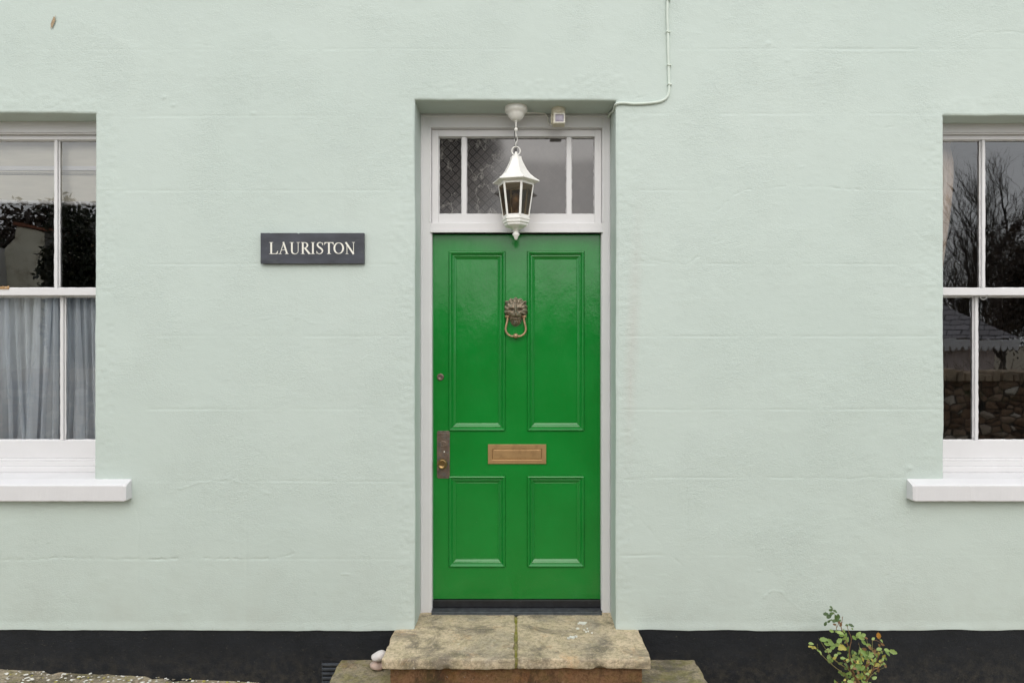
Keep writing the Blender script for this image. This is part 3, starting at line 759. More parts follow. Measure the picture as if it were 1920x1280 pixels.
# ------------------------------------------------------------------ sash windows
def sash_window(op, muntins, side):
    xa, xb, zb, zt = op
    yh, yu, yl = .125, .150, .195
    xa -= .008; xb += .008; zt += .004
    f = MB()
    zh = Z(248.5, yh)
    f.box(xa, xb, yh, .26, zh, zt); f.box(xa, xa+.045, yh+.001, .26, 1.105, zh); f.box(xb-.045, xb, yh+.001, .26, 1.105, zh)
    f.box(xa+.045, xb-.045, yh+.006, yh+.018, zh-.007, zh)      # stop bead
    zs1 = Z(857.5, yl)
    f.box(xa+.03, xb-.03, yh+.004, .26, 1.099, 1.131)            # timber sill, two steps
    f.box(xa+.045, xb-.045, yh+.024, .26, 1.1312, 1.156); f.box(xa+.045, xb-.045, yh+.040, .26, 1.1562, zs1-.002)
    fr = f.build("window", M['white'], house, bevel=.0022)
    def sash(name, y, z0, z1, railb, railt, mx, gy):
        s = MB(); a, b = xa+.046, xb-.046
        s.box(a, a+.052, y, y+.042, z0, z1); s.box(b-.052, b, y, y+.042, z0, z1)
        s.box(a+.052, b-.052, y+.0006, y+.042, z0, z0+railb); s.box(a+.052, b-.052, y+.0006, y+.042, z1-railt, z1)
        for m in mx:
            s.box(m-.0075, m+.0075, y+.004, y+.038, z0+railb, z1-railt); s.box(m-.013, m+.013, y+.016, y+.030, z0+railb, z1-railt)
        o = s.build(name, M['white'], fr, bevel=.0020)
        s = MB(); edges = [a+.052]+[e for m in mx for e in (m-.0125, m+.0125)]+[b-.052]
        for i in range(0, len(edges), 2):
            x0, x1, q0, q1 = edges[i], edges[i+1], z0+railb, z1-railt
            for (ax, az, bx, bz) in ((x0, q0, x1, q0), (x0, q1, x1, q1), (x0, q0, x0, q1), (x1, q0, x1, q1)):
                L = math.hypot(bx-ax, bz-az); k = max(3, int(L/.022))
                s.tube([(ax+(bx-ax)*t/k, gy-.004, az+(bz-az)*t/k) for t in range(k+1)], [.0042+rnd.uniform(-.0011, .0012) for t in range(k+1)], 6)
        # putty belongs to its sash
        pv = s.build("putty", M['white'], fr, smooth=True)
        g = MB(); g.box(a+.040, b-.040, gy, gy+.003, z0+railb-.010, z1-railt+.010)
        return o
    mu, ml = muntins
    zt_u = zh-.001; rt = zt_u - Z(262, yu)
    z0u = Z(553.5, yu); rb = Z(540, yu)-z0u
    sash("upper_sash", yu, z0u, zt_u, rb, rt, mu, yu+.020)
    g = MB(); g.quad((xa+.08, yu+.021, z0u+.02), (xb-.08, yu+.021, z0u+.02), (xb-.08, yu+.021, zt_u-.015), (xa+.08, yu+.021, zt_u-.015))
    g.build("upper_pane", M['glass'], fr)
    z0l = zs1-.0015; rbl = Z(825.5, yl)-z0l; ztl = Z(542, yl)
    sash("lower_sash", yl, z0l, ztl, rbl, ztl-Z(556, yl), ml, yl+.020)
    g = MB(); g.quad((xa+.08, yl+.021, z0l+.06), (xb-.08, yl+.021, z0l+.06), (xb-.08, yl+.021, ztl-.01), (xa+.08, yl+.021, ztl-.01))
    g.build("lower_pane", M['glass'], fr)
    # stone sill with chipped edges
    s = MB(); x0 = xa-.190+.008; x1 = xb+.190-.008
    ytop = lambda y: 1.1015 - (.124-y)*.05 if y > 0 else 1.0953 + y*.38
    n = 120; prof = [(.124, 1.00), (-.050, .991), (-.0525, .996), (-.0520, 1.071), (-.046, ytop(-.046)), (0.0, ytop(0.0)), (.124, ytop(.124))]
    rows = []
    for i in range(n+1):
        x = x0+(x1-x0)*i/n
        e = min(i, n-i); cut = .004 if e == 0 else 0
        r = []
        for k, (y, z) in enumerate(prof):
            ch = .0018*mnoise.noise(Vector((x*22, k*3.1, 1))) + .010*max(0, mnoise.noise(Vector((x*14, k*7, 5)))-.33)
            yy, zz = y, z
            if k in (1, 2): zz += abs(ch); yy += abs(ch)
            if k in (3, 4): zz -= abs(ch)*.6; yy += abs(ch)*.6
            if y > -.03: pass
            r.append((x, yy + (cut if k not in (0, 6) else 0), zz + (cut if k in (1, 2) else -cut if k in (3, 4) else 0)))
        rows.append(r+[r[0]])
    s.grid(rows); s.poly([rows[0][k] for k in range(7)]); s.poly([rows[-1][k] for k in reversed(range(7))])
    s.build("sill", M['sillwhite'], fr, recalc=True, bevel=.0015)
    return fr
wl_ = sash_window(WINL, ([X(107.5, .165), X(107.5, .165)-.574], [X(118.5, .21), X(118.5, .21)-.560]), -1)
wr_ = sash_window(WINR, ([X(1841.5, .165), X(1841.5, .165)+.535], [X(1828.5, .21), X(1828.5, .21)+.540]), 1)
def fastener(px, py, fr, mat, nm="sash_fastener"):
    y = .150; m = MB(); x, z = X(px, y), Z(py, y)
    m.box(x-.026, x+.026, y-.004, y+.02, z-.006, z)
    m.lathe((x-.010, y+.004, z), [(.009, 0), (.008, .006), (.004, .010), (.001, .011)], 14)
    m.tube([(x-.022, y-.002, z+.004), (x, y-.003, z+.006), (x+.022, y, z+.004)], [.004, .003, .005], 8)
    m.lathe((x+.022, y, z), [(.005, 0), (.006, .006), (.003, .011), (.001, .012)], 12)
    m.build(nm, mat, fr, smooth=False, bevel=.001)
fastener(8, 540, wl_, M['brass']); fastener(1931, 540, wr_, M['white'])
hk = MB(); y = .188
hk.tube([(X(1838+a, y), y-.004, Z(555+b, y)) for a, b in ((-1, -1), (-1, 3), (2, 6), (6, 6.5), (10, 4.5), (12.5, 1), (13, -1))], .0022, 8)
hk.build("cord_hook", M['white'], wr_, smooth=True)

# ------------------------------------------------------------------ inside the rooms
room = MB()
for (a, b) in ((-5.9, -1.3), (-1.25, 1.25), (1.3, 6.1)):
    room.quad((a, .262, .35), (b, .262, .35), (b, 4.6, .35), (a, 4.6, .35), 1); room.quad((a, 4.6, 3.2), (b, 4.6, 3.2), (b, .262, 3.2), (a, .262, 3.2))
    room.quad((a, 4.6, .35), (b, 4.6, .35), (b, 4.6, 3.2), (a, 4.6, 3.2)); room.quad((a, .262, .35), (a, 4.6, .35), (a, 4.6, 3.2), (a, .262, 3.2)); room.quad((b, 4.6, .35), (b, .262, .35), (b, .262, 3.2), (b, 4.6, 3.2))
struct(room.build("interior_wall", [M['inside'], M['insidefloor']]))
# net curtain, folds running down and fanning out
def net():
    m = MB(); xr0, xl0 = -2.20, -3.30; z1, z0 = 2.075, 1.20
    rows = []
    NX, NZ = 420, 36
    for j in range(NZ+1):
        t = j/NZ; z = z1+(z0-z1)*t; r = []
        for i in range(NX+1):
            s = i/NX; x = xl0+(xr0-xl0)*s
            amp = .006+.026*min(1, t*1.6)
            ph = s*58+1.6*math.sin(s*17)+.8*math.sin(t*2.2+s*9)
            y = .292 + amp*(math.sin(ph)*.6+.4*math.sin(ph*.47+t*1.5)) + .004*math.sin(s*230)*(1-t)**3
            r.append((x+.010*math.cos(ph)*min(1, t*1.5), y, z))
        rows.append(r)
    m.grid(rows)
    def q(u, v): return (X(u/3.05, .262), Z(540+v/3.05, .262))
    bands = [(28, 52, 52, 78, 0), (84, 100, 128, 150, 3), (142, 168, 158, 178, 1), (200, 238, 146, 212, 0), (262, 300, 236, 262, 2), (305, 335, 300, 338, 1), (395, 410, 385, 396, 2), (438, 462, 418, 488, 0), (482, 500, 500, 512, 1), (516, 540, 546, 580, 3),
             (-60, -30, -70, -20, 0), (-150, -110, -130, -90, 1), (-260, -215, -280, -220, 0), (-380, -340, -360, -300, 2), (-520, -470, -540, -450, 0), (-700, -640, -680, -640, 1), (-900, -850, -940, -860, 0)]
    for (a, b, c_, d_, k) in bands:
        P = []
        for j in range(19):
            t = j/18; rr_ = []
            for i in range(9):
                s_ = i/8; u = (a+(b-a)*s_)*(1-t)+(c_+(d_-c_)*s_)*t + 6*math.sin(t*3+k)*t; v = 46+(885-46)*t
                x, z = q(u, v); x = min(x, -2.18); rr_.append((x, .2455+.004*k/3+.012*(1-math.sin(math.pi*s_)) + .002*math.sin(t*5+a), z))
            P.append(rr_)
        m.grid(P)
    o = m.build("net_curtain", M['net'], None, smooth=True)
    tag(o, "sheer white net curtain across the lower half of the left window", "curtain")
net()
def blind():
    m = MB(); xr0, xl0 = -2.18, -3.32
    def zb(x): return Z(388, .25)+ (x+2.4)*-.02
    rows = []
    for j in range(14):
        t = j/13; r = []
        for i in range(30):
            x = xl0+(xr0-xl0)*i/29; zt_ = 2.98; z = zt_+(zb(x)-zt_)*t
            r.append((x, .222+.004*math.sin(t*5+i*.15), z))
        rows.append(r)
    m.grid(rows)
    o = m.build("roller_blind", M['blind'], None, smooth=True)
    tag(o, "cream roller blind drawn a third of the way down the left window", "blind")
    b = MB(); b.tube([(xl0, .214, zb(xl0)+.012), (xr0, .214, zb(xr0)+.012)], .011, 10)
    b.build("hem_bar", M['sillwhite'], o, smooth=True)
    b = MB(); zz = Z(316, .21); b.box(xl0, xr0, .2125, .2150, zz-.010, zz+.014); b.build("reflection_band", M['sillwhite'], o, bevel=.001)  # pale strip standing in for a gutter reflected in the pane
    for k in (.022, .030): 
        b = MB(); b.tube([(xl0, .2155, zz-k), (xr0, .2155, zz-k-.003)], .0014, 6); b.build("reflection_line", M['threshold'], o)  # thin dark tubes modelled in place of wires reflected in the glass
blind()
def side_curtain():
    m = MB(); rows = []
    for j in range(40):
        t = j/39; z = 2.98-1.75*t
        w = .150 + .016*math.sin(t*9) - .125*t - .02*math.exp(-((t-.05)/.03)**2)
        r = []
        for i in range(30):
            s = i/29; r.append((2.312+w*s, .30+.015*math.sin(s*16+t*2)+.004*math.sin(s*40), z))
        rows.append(r)
    m.grid(rows)
    o = m.build("drape", M['curtain'], None, smooth=True); tag(o, "beige curtain gathered at the left edge inside the right window", "curtain")
side_curtain()

# ------------------------------------------------------------------ rounded rough stone blocks
def rough_block(x0, x1, y0, y1, z0, z1, r, step, amp, seed, edge=1.0):
    c = Vector(((x0+x1)/2, (y0+y1)/2, (z0+z1)/2)); h = Vector(((x1-x0)/2, (y1-y0)/2, (z1-z0)/2))
    def axis(hh):
        k = max(2, int(2*hh/step)); a = [-hh+2*hh*i/k for i in range(k+1)]
        for e in (r*.35, r*.8):
            a += [-hh+e, hh-e]
        return sorted(a)
    ax = [axis(h.x), axis(h.y), axis(h.z)]
    m = MB()
    def P(v):
        q = Vector([max(-(h[i]-r), min(h[i]-r, v[i])) for i in range(3)]); d = v-q
        L = d.length
        p = q + d*(r/L) if L > 1e-9 else v
        w = p+c; s = Vector((seed, seed*.7, 0))
        nv = mnoise.noise_vector(w*9+s)*amp + mnoise.noise_vector(w*28+s)*amp*.6 + mnoise.noise_vector(w*80+s)*amp*.25
        on_edge = sum(1 for i in range(3) if abs(v[i]) > h[i]-r*1.2)
        chip = max(0, mnoise.noise(w*14+s*2)-.25)*.03*edge if on_edge >= 2 else 0
        n_ = d.normalized() if L > 1e-9 else Vector((0,0,1))
        p2 = w+nv*(1.3 if on_edge >= 2 else .7)-n_*chip
        return p2
    for a, b, cc in ((0, 1, 2), (1, 2, 0), (2, 0, 1)):
        for sg in (-1, 1):
            rows = []
            for u in ax[a]:
                rw = []
                for v_ in ax[b]:
                    v = Vector((0, 0, 0)); v[a] = u; v[b] = v_; v[cc] = sg*h[cc]; rw.append(P(v))
                rows.append(rw)
            if sg < 0: rows = [list(reversed(q)) for q in rows]
            m.grid(rows)
    return m
steps = empty("stone_steps", (0, -.2, .16), "worn sandstone doorstep of two slabs on a wider lower slab in front of the door", "steps")
SLZ = .326
rough_block(-.621, -.002, -.307, .196, SLZ-.050, SLZ, .008, .014, .0035, 3).build("tread_slab", M['stone'], steps, smooth=True, recalc=True)
t2 = rough_block(.010, .634, -.303, .196, SLZ-.050, SLZ-.001, .008, .014, .0035, 8).build("tread_slab", M['stone'], steps, smooth=True, recalc=True)
rough_block(-.006, .014, -.298, .19, SLZ-.048, SLZ-.0045, .004, .008, .004, 5).build("mortar_joint", M['mortar'], steps, smooth=True, recalc=True)
rough_block(-.588, .598, -.268, .10, .10, SLZ-.046, .004, .018, .0025, 6).build("riser", M['riser'], steps, smooth=True, recalc=True)
rough_block(-.902, .925, -.62, .05, .07, .163, .012, .016, .005, 12).build("lower_slab", M['stone_low'], steps, smooth=True, recalc=True)
# moss and lime spots lying on the right slab
sp = MB()
for px, py, w, h in ((1073, 1194.5, 7, 2), (1092, 1168, 9, 2.2), (1083, 1178, 3, 1.2), (1099, 1184, 2, 1), (1095, 1181, 2, .9), (1103, 1183, 1.6, .8), (1110, 1186, 1.6, .8), (1101, 1178, 1.4, .8), (1066, 1196, 3, 1.2), (1080, 1193, 3, 1.2)):
    yy = 0
    for _ in range(4): yy = F*(ZC-SLZ)/(py-CYP)-D0
    x = X(px, yy); a = w/F*(yy+D0); b = h*2.4/F*(yy+D0)
    pts = []
    for k in range(12):
        an = 2*math.pi*k/12; q = 1+.3*math.sin(k*2.3+px); pts.append((x+a*math.cos(an)*q, yy+b*math.sin(an)*q, SLZ+.0032))
    sp = MB(); sp.poly(pts); sp.poly([(p[0], p[1], p[2]-.004) for p in pts])
    sp.build("lime_spot", M['letter'], t2)

# pebbles
def pebble(px, py, w, h, yy, mat, label, seed, tilt, point):
    x, z = X(px, yy), Z(py, yy); m = MB(); rows = []
    A, B = w/2/F*(yy+D0), h/2/F*(yy+D0)
    for i in range(25):
        th = math.pi*i/24; r = []
        for k in range(33):
            ph = 2*math.pi*k/32
            u = math.sin(th)*math.cos(ph); v = math.sin(th)*math.sin(ph); q = math.cos(th)
            u2 = u*(1-point*q) if False else u
            s = 1-point*(0.5-.5*u)                          # taper towards the left
            p = Vector((u*A, v*A*.75, q*B*s))
            p = Vector((p.x*math.cos(tilt)-p.z*math.sin(tilt), p.y, p.x*math.sin(tilt)+p.z*math.cos(tilt)))
            p += mnoise.noise_vector(p*40+Vector((seed, 0, 0)))*.004
            r.append((x+p.x, yy+p.y, z+p.z))
        rows.append(r)
    m.grid(rows); o = m.build("pebble", mat, None, smooth=True, recalc=True)
    tag(o, label, "stone")
pebble(710.5, 1229, 30, 22, -.10, M['pebble'], "smooth white pebble balanced on another stone beside the doorstep", 1, math.radians(14), .45)
pebble(707, 1246.5, 27, 17, -.09, M['pebble2'], "small rough pinkish stone on the lower step under a white pebble", 5, math.radians(-4), .1)

# ------------------------------------------------------------------ air vent
def vent():
    m = MB(); x0, x1, z1, z0 = X(604, 0), X(604, 0)+.235, Z(1241, 0), Z(1241, 0)-.16
    m.box(x0-.006, x1+.006, -.001, .004, z0-.006, z1+.004)
    m2 = MB()
    n = 7
    for k in range(n):
        za = z1-.002-k*(z1-z0)/n
        m2.prism([(0, 0)]*0 or [(x0, za-.0125), (x1, za-.0125), (x1, za), (x0, za)], -.010, -.0012)
    for i in range(2): m2.box((x0, x1-.004)[i]-.0008, (x0+.004, x1)[i]+.0008, -.006, -.0012, z0, z1)
    v = m.build("vent_back", M['black'], house)
    v.name = "air_vent"
    m2.build("louvre", M['vent'], v, bevel=.0025)
vent()

# ------------------------------------------------------------------ name plaque
def plaque():
    x0, x1, z1, z0 = X(489, -.014), X(683, -.014), Z(437, -.014), Z(494.5, -.014)
    yp = -.018
    e = empty("name_plaque", ((x0+x1)/2, 0, z0), "dark slate house name plaque engraved LAURISTON in white", "sign")
    m = MB(); rows = []
    nch = 60
    top = []
    for i in range(nch+1):
        x = x0+(x1-x0)*i/nch
        d = .0006*abs(mnoise.noise(Vector((x*60, 0, 0))))
        if abs(x-X(559, yp)) < .006: d += .0035
        if abs(x-X(509, yp)) < .004: d += .0012
        top.append((x, z1-d))
    bot = [(x0+(x1-x0)*i/nch, z0+.0008*abs(mnoise.noise(Vector((i*.9, 3, 0))))) for i in range(nch, -1, -1)]
    m.prism(list(reversed(top))+list(reversed(bot)), yp, -.002)
    m.build("slate_plate", M['slate'], e, bevel=.0010, recalc=True)
    L = MB(); cnt = [0]
    def c(u, v): return (X(470+u/8, yp), Z(420+v/8, yp))
    def put(pts):
        cnt[0] += 1; y = yp-.0008-cnt[0]*.00002
        q = [c(*p) for p in pts]
        ar = sum(q[i][0]*q[(i+1) % len(q)][1]-q[(i+1) % len(q)][0]*q[i][1] for i in range(len(q)))
        if ar < 0: q.reverse()
        L.poly([(a, y, b) for a, b in q])
    def rect(a, b, u, v): put([(a, b), (u, b), (u, v), (a, v)])
    def serif(a, b, v, up): put([(a, v), (b, v), (b, v+up*4), ((a+b)/2+14, v+up*7), ((a+b)/2-14, v+up*7), (a, v+up*4)])
    def ribbon(pts, ws, sub=5, closed=False):
        P = [Vector((a, b)) for a, b in pts]; k = len(P); Q = []; W = []
        rng = range(k if closed else k-1)
        for i in rng:
            p0 = P[(i-1) % k] if (i or closed) else P[0]; p1 = P[i]; p2 = P[(i+1) % k]; p3 = P[(i+2) % k] if (i+2 < k or closed) else P[-1]
            for s in range(sub):
                t = s/sub
                Q.append(.5*((2*p1)+(p2-p0)*t+(2*p0-5*p1+4*p2-p3)*t*t+(3*p1-p0-3*p2+p3)*t**3)); W.append(ws[i]*(1-t)+ws[(i+1) % k]*t)
        if not closed: Q.append(P[-1]); W.append(ws[-1])
        else: Q.append(Q[0]); W.append(W[0])
        E = []
        for i in range(len(Q)):
            a = Q[i-1] if i else (Q[-2] if closed else Q[0]); b = Q[i+1] if i < len(Q)-1 else (Q[1] if closed else Q[-1])
            t = (b-a).normalized(); nn = Vector((-t.y, t.x)); E.append((Q[i]+nn*W[i]/2, Q[i]-nn*W[i]/2))
        cnt[0] += 1; y = yp-.0008-cnt[0]*.00002
        for i in range(len(E)-1):
            q = [c(*E[i][0]), c(*E[i+1][0]), c(*E[i+1][1]), c(*E[i][1])]
            ar = sum(q[j][0]*q[(j+1) % 4][1]-q[(j+1) % 4][0]*q[j][1] for j in range(4))
            if ar < 0: q.reverse()
            L.poly([(a, y, b) for a, b in q])
    T, B = 276, 449
    rect(296, T, 322, B); serif(278, 340, T-2, 1); put([(278, B+1), (402, B+1), (411, 404), (403, 404), (388, 436), (365, 441), (320, 442), (278, 445)])
    ribbon([(442, B-3), (495, 282)], [9, 9], 1); ribbon([(490, 270), (547, B-3)], [25, 25], 1); rect(456, 385, 522, 392); serif(415, 470, B+1, -1); serif(515, 573, B+1, -1)
    rect(606, T, 632, 400); rect(709, T, 718, 400); ribbon([(619, 398), (626, 430), (652, 446), (680, 446), (707, 428), (713.5, 398)], [26, 22, 13, 9, 8, 9]); serif(585, 652, T-2, 1); serif(690, 740, T-2, 1)
    rect(770, T, 796, B); serif(752, 810, T-2, 1); serif(752, 812, B+1, -1); ribbon([(790, 279), (826, 282), (848, 300), (852, 322), (842, 345), (822, 359), (792, 362)], [7, 11, 22, 25, 21, 10, 7])
    ribbon([(812, 358), (884, B-3)], [24, 26], 1); serif(862, 908, B+1, -1)
    rect(922, T, 948, B); serif(903, 966, T-2, 1); serif(903, 966, B+1, -1)
    ribbon([(1080, 318), (1074, 294), (1046, 277), (1014, 288), (1003, 314), (1020, 342), (1054, 366), (1077, 394), (1070, 428), (1038, 447), (1006, 438), (992, 408)], [7, 7, 10, 17, 23, 25, 26, 24, 16, 9, 8, 7]); rect(1079, 279, 1086, 318); rect(988, 406, 994, 448)
    rect(1162, T, 1188, B); serif(1145, 1207, B+1, -1); put([(1108, T-2), (1243, T-2), (1246, 312), (1239, 312), (1228, 290), (1205, 284), (1145, 284), (1122, 290), (1112, 312), (1105, 312)])
    k = 28; ribbon([(1322+66*math.cos(2*math.pi*i/k), 363+80*math.sin(2*math.pi*i/k)) for i in range(k)], [9+18*abs(math.cos(2*math.pi*i/k))**1.3 for i in range(k)], 2, True)
    rect(1441, 285, 1450, B); ribbon([(1428, T), (1545, B+3)], [26, 26], 1); rect(1539, T, 1548, B); serif(1414, 1446, T-2, 1); serif(1520, 1567, T-2, 1); serif(1424, 1468, B+1, -1)
    L.build("lettering", M['letter'], e)
    for u, v in ((236, 364), (1612, 366)):
        s = MB(); a, b = c(u, v); s.lathe((a, yp, b), [(.0022, .0005), (.0021, -.0008), (.001, -.0012), (.0003, -.0013)], 12, axis='y')
        s.build("screw", M['threshold'], e)
plaque()

# ------------------------------------------------------------------ cable
def cable():
    m = MB(); y = -.008
    pts = [(1252, -60), (1251.5, 0), (1251, 30), (1252, 62), (1252.5, 95), (1253.5, 124), (1254, 150), (1254.5, 165), (1252.5, 178), (1247, 186), (1236, 191), (1215, 194), (1190, 195), (1170, 193.5), (1158, 194.5)]
    P = [(X(a, y), y, Z(b, y)) for a, b in pts]
    P += [(X(1153.5), .004, Z(197.5)), (X(1151, .05), .05, Z(199, .02)-.012), (X(1148, .10), .10, Z(204, .08)-.01), (X(1144, .155), .155, Z(213, .155)), (X(1140, .182), .182, Z(221, .182))]
    Q = []
    for i in range(len(P)-1):
        for t in range(4):
            p0 = Vector(P[max(0, i-1)]); p1 = Vector(P[i]); p2 = Vector(P[i+1]); p3 = Vector(P[min(len(P)-1, i+2)]); t_ = t/4
            Q.append(.5*((2*p1)+(p2-p0)*t_+(2*p0-5*p1+4*p2-p3)*t_*t_+(3*p1-p0-3*p2+p3)*t_**3))
    Q.append(Vector(P[-1]))
    m.tube(Q, .0068, 10)
    o = m.build("cable", M['cable'], None, smooth=True)
    tag(o, "thin overpainted cable running down the wall into the top right corner of the doorway", "cable")
    for a, b in ((1252, 2), (1252, 62), (1253.5, 124), (1254.5, 160)):
        k = MB(); k.box(X(a)-.0105, X(a)+.0105, -.017, .002, Z(b)-.004, Z(b)+.004); k.lathe((X(a)-.008, -.017, Z(b)), [(.003, 0), (.002, -.002), (.0005, -.0022)], 8, axis='y')
        k.build("cable_clip", M['cable'], o, bevel=.002)
cable()

# ------------------------------------------------------------------ porch lantern
def lantern():
    y = .094; S = (y+D0)/F; cx = X(967.5, y); z = lambda py: Z(py, y)
    zs_ = DOOR[3]
    e = empty("porch_lantern", (cx, y, zs_), "white hexagonal hanging lantern on a short chain above the green door", "lantern")
    m = MB(); m.lathe((cx, y, zs_), [(.058, .002), (.0600, -.004), (.0600, -.020), (.0565, -.028), (.047, -.033), (.044, -.042), (.038, -.055), (.028, -.066), (.020, -.071), (.012, -.073), (.006, -.074)], 40)
    m.build("ceiling_rose", M['cream'], e, smooth=True)
    m = MB(); m.tube([(cx, y, z(224)), (cx, y, z(241))], .0042, 12); m.lathe((cx, y, z(228)), [(.004, -.004), (.009, -.003), (.009, .003), (.004, .004)], 14)
    m.lathe((cx, y, z(243)), [(.004, -.010), (.009, -.008), (.010, 0), (.009, .006), (.005, .009)], 16)
    m.build("rod", M['cream'], e, smooth=True)
    m = MB()
    za, zb_ = z(245), z(277); n = 3; L = (za-zb_)/n
    for k in range(n):
        zc = za-L*(k+.5); hh = L*.62; ww = .0065; pts = []
        for q in range(20):
            an = 2*math.pi*q/20; a = ww*math.cos(an); b = hh*math.sin(an)
            pts.append((cx+a*(1 if k % 2 else .25), y+a*(.25 if k % 2 else 1), zc+b))
        m.tube(pts, .0018, 6, closed=True)
    m.build("chain", M['cream'], e, smooth=True)
    m = MB()
    m.tube([(cx-.004, y, z(243)), (cx-.009, y-.004, z(252)), (cx-.004, y-.006, z(262)), (cx, y-.003, z(272)), (cx+.001, y, z(286))], .0022, 6); m.build("flex", M['black'], e, smooth=True)
    m = MB(); rc = z(283.2)
    m.tube([(cx+.0225*math.cos(2*math.pi*q/28), y, rc+.0225*math.sin(2*math.pi*q/28)) for q in range(28)], .0034, 8, closed=True)
    m.lathe((cx, y, z(296)), [(.012, -.002), (.011, .004), (.008, .010), (.0085, .020), (.006, .030), (.002, .033)], 16)
    m.build("hanging_ring", M['cream'], e, smooth=True)
    rot = math.radians(18)
    def hexring(r, zz, ro=rot): return [(cx+r*math.sin(ro+math.pi/3*k), y-r*math.cos(ro+math.pi/3*k), zz) for k in range(6)]
    # concave pagoda roof with a faceted surface
    m = MB(); prof = [(9.5, 294), (10.5, 299), (13, 305), (16.5, 312), (21, 320), (27, 328), (35, 335), (44.5, 341), (44.5, 342.4), (34.5, 344.5), (33.5, 345)]
    rows = []
    for r, py in prof:
        h = hexring(r*S, z(py)); rows.append(h+[h[0]])
    for i in range(len(rows)-1):
        for k in range(6): m.quad(rows[i][k], rows[i][k+1], rows[i+1][k+1], rows[i+1][k])
    m.poly(rows[0][:6]); m.poly(rows[-1][:6])
    for k in range(6): m.tube([rows[i][k] for i in range(8)], .0016, 5)
    m.build("lantern_roof", M['cream'], e, recalc=False)
    # cage
    top = hexring(33.5*S, z(345)); bot = hexring(24.2*S, z(408))
    m = MB()
    for k in range(6):
        a, b = Vector(top[k]), Vector(bot[k]); c0 = Vector((cx, y, 0))
        d = Vector((a.x-cx, a.y-y, 0)).normalized(); t = Vector((-d.y, d.x, 0))
        w = .0068
        for p, q in ((a, b),):
            A = [p+t*w-d*.002, p-t*w-d*.002, p-t*w*.5+d*.0028, p+t*w*.5+d*.0028]; Bq = [q+t*w-d*.002, q-t*w-d*.002, q-t*w*.5+d*.0028, q+t*w*.5+d*.0028]
            for i in range(4): m.quad(A[i], A[(i+1) % 4], Bq[(i+1) % 4], Bq[i])
    def band(r0, p0, r1, p1, th=.004):
        A = hexring(r0*S, z(p0)); Bq = hexring(r1*S, z(p1)); A2 = hexring(r0*S-th, z(p0)); B2 = hexring(r1*S-th, z(p1))
        for k in range(6):
            j = (k+1) % 6; m.quad(A[k], A[j], Bq[j], Bq[k]); m.quad(A2[j], A2[k], B2[k], B2[j]); m.quad(A[j], A[k], A2[k], A2[j]); m.quad(Bq[k], Bq[j], B2[j], B2[k])
    band(34, 345.2, 33.6, 349); band(25.2, 404.5, 24.8, 409.2)
    m.build("lantern_frame", M['cream'], e, bevel=.0008, recalc=True)
    m = MB(); A = hexring(33*S, z(347)); Bq = hexring(24*S, z(407))
    for k in range(6): j = (k+1) % 6; m.quad(A[k], A[j], Bq[j], Bq[k])
    m.build("glass", M['lantern_glass'], e)
    # stepped base
    m = MB(); prof = [(24.5, 409), (27.0, 410), (27.0, 413), (25.2, 414.5), (25.4, 416), (25.2, 418.5), (22.5, 420), (22.6, 422.5), (21.5, 424), (17, 426.5), (9.5, 429), (7.5, 431)]
    rows = [hexring(r*S, z(py)) for r, py in prof]
    for i in range(len(rows)-1):
        for k in range(6): j = (k+1) % 6; m.quad(rows[i][k], rows[i][j], rows[i+1][j], rows[i+1][k])
    m.poly(rows[0]); m.poly(rows[-1]); m.build("lantern_base", M['cream'], e, recalc=True)
    m = MB(); m.lathe((cx, y, 0), [(r*S, z(py)) for r, py in ((9, 430), (6, 431.5), (4.2, 433), (4.0, 435), (6.2, 438), (7.0, 440), (4.5, 443.5), (3.5, 446), (2.4, 449), (.4, 450))], 16)
    m.build("finial", M['cream'], e, smooth=True)
    m = MB(); m.lathe((cx, y, 0), [(r*S, z(py)) for r, py in ((6, 409), (6, 400), (5, 398), (7, 392), (10, 384), (10.5, 376), (8, 367), (3, 362), (.4, 361))], 20)
    m.build("bulb", M['plate'], e, smooth=True)
lantern()

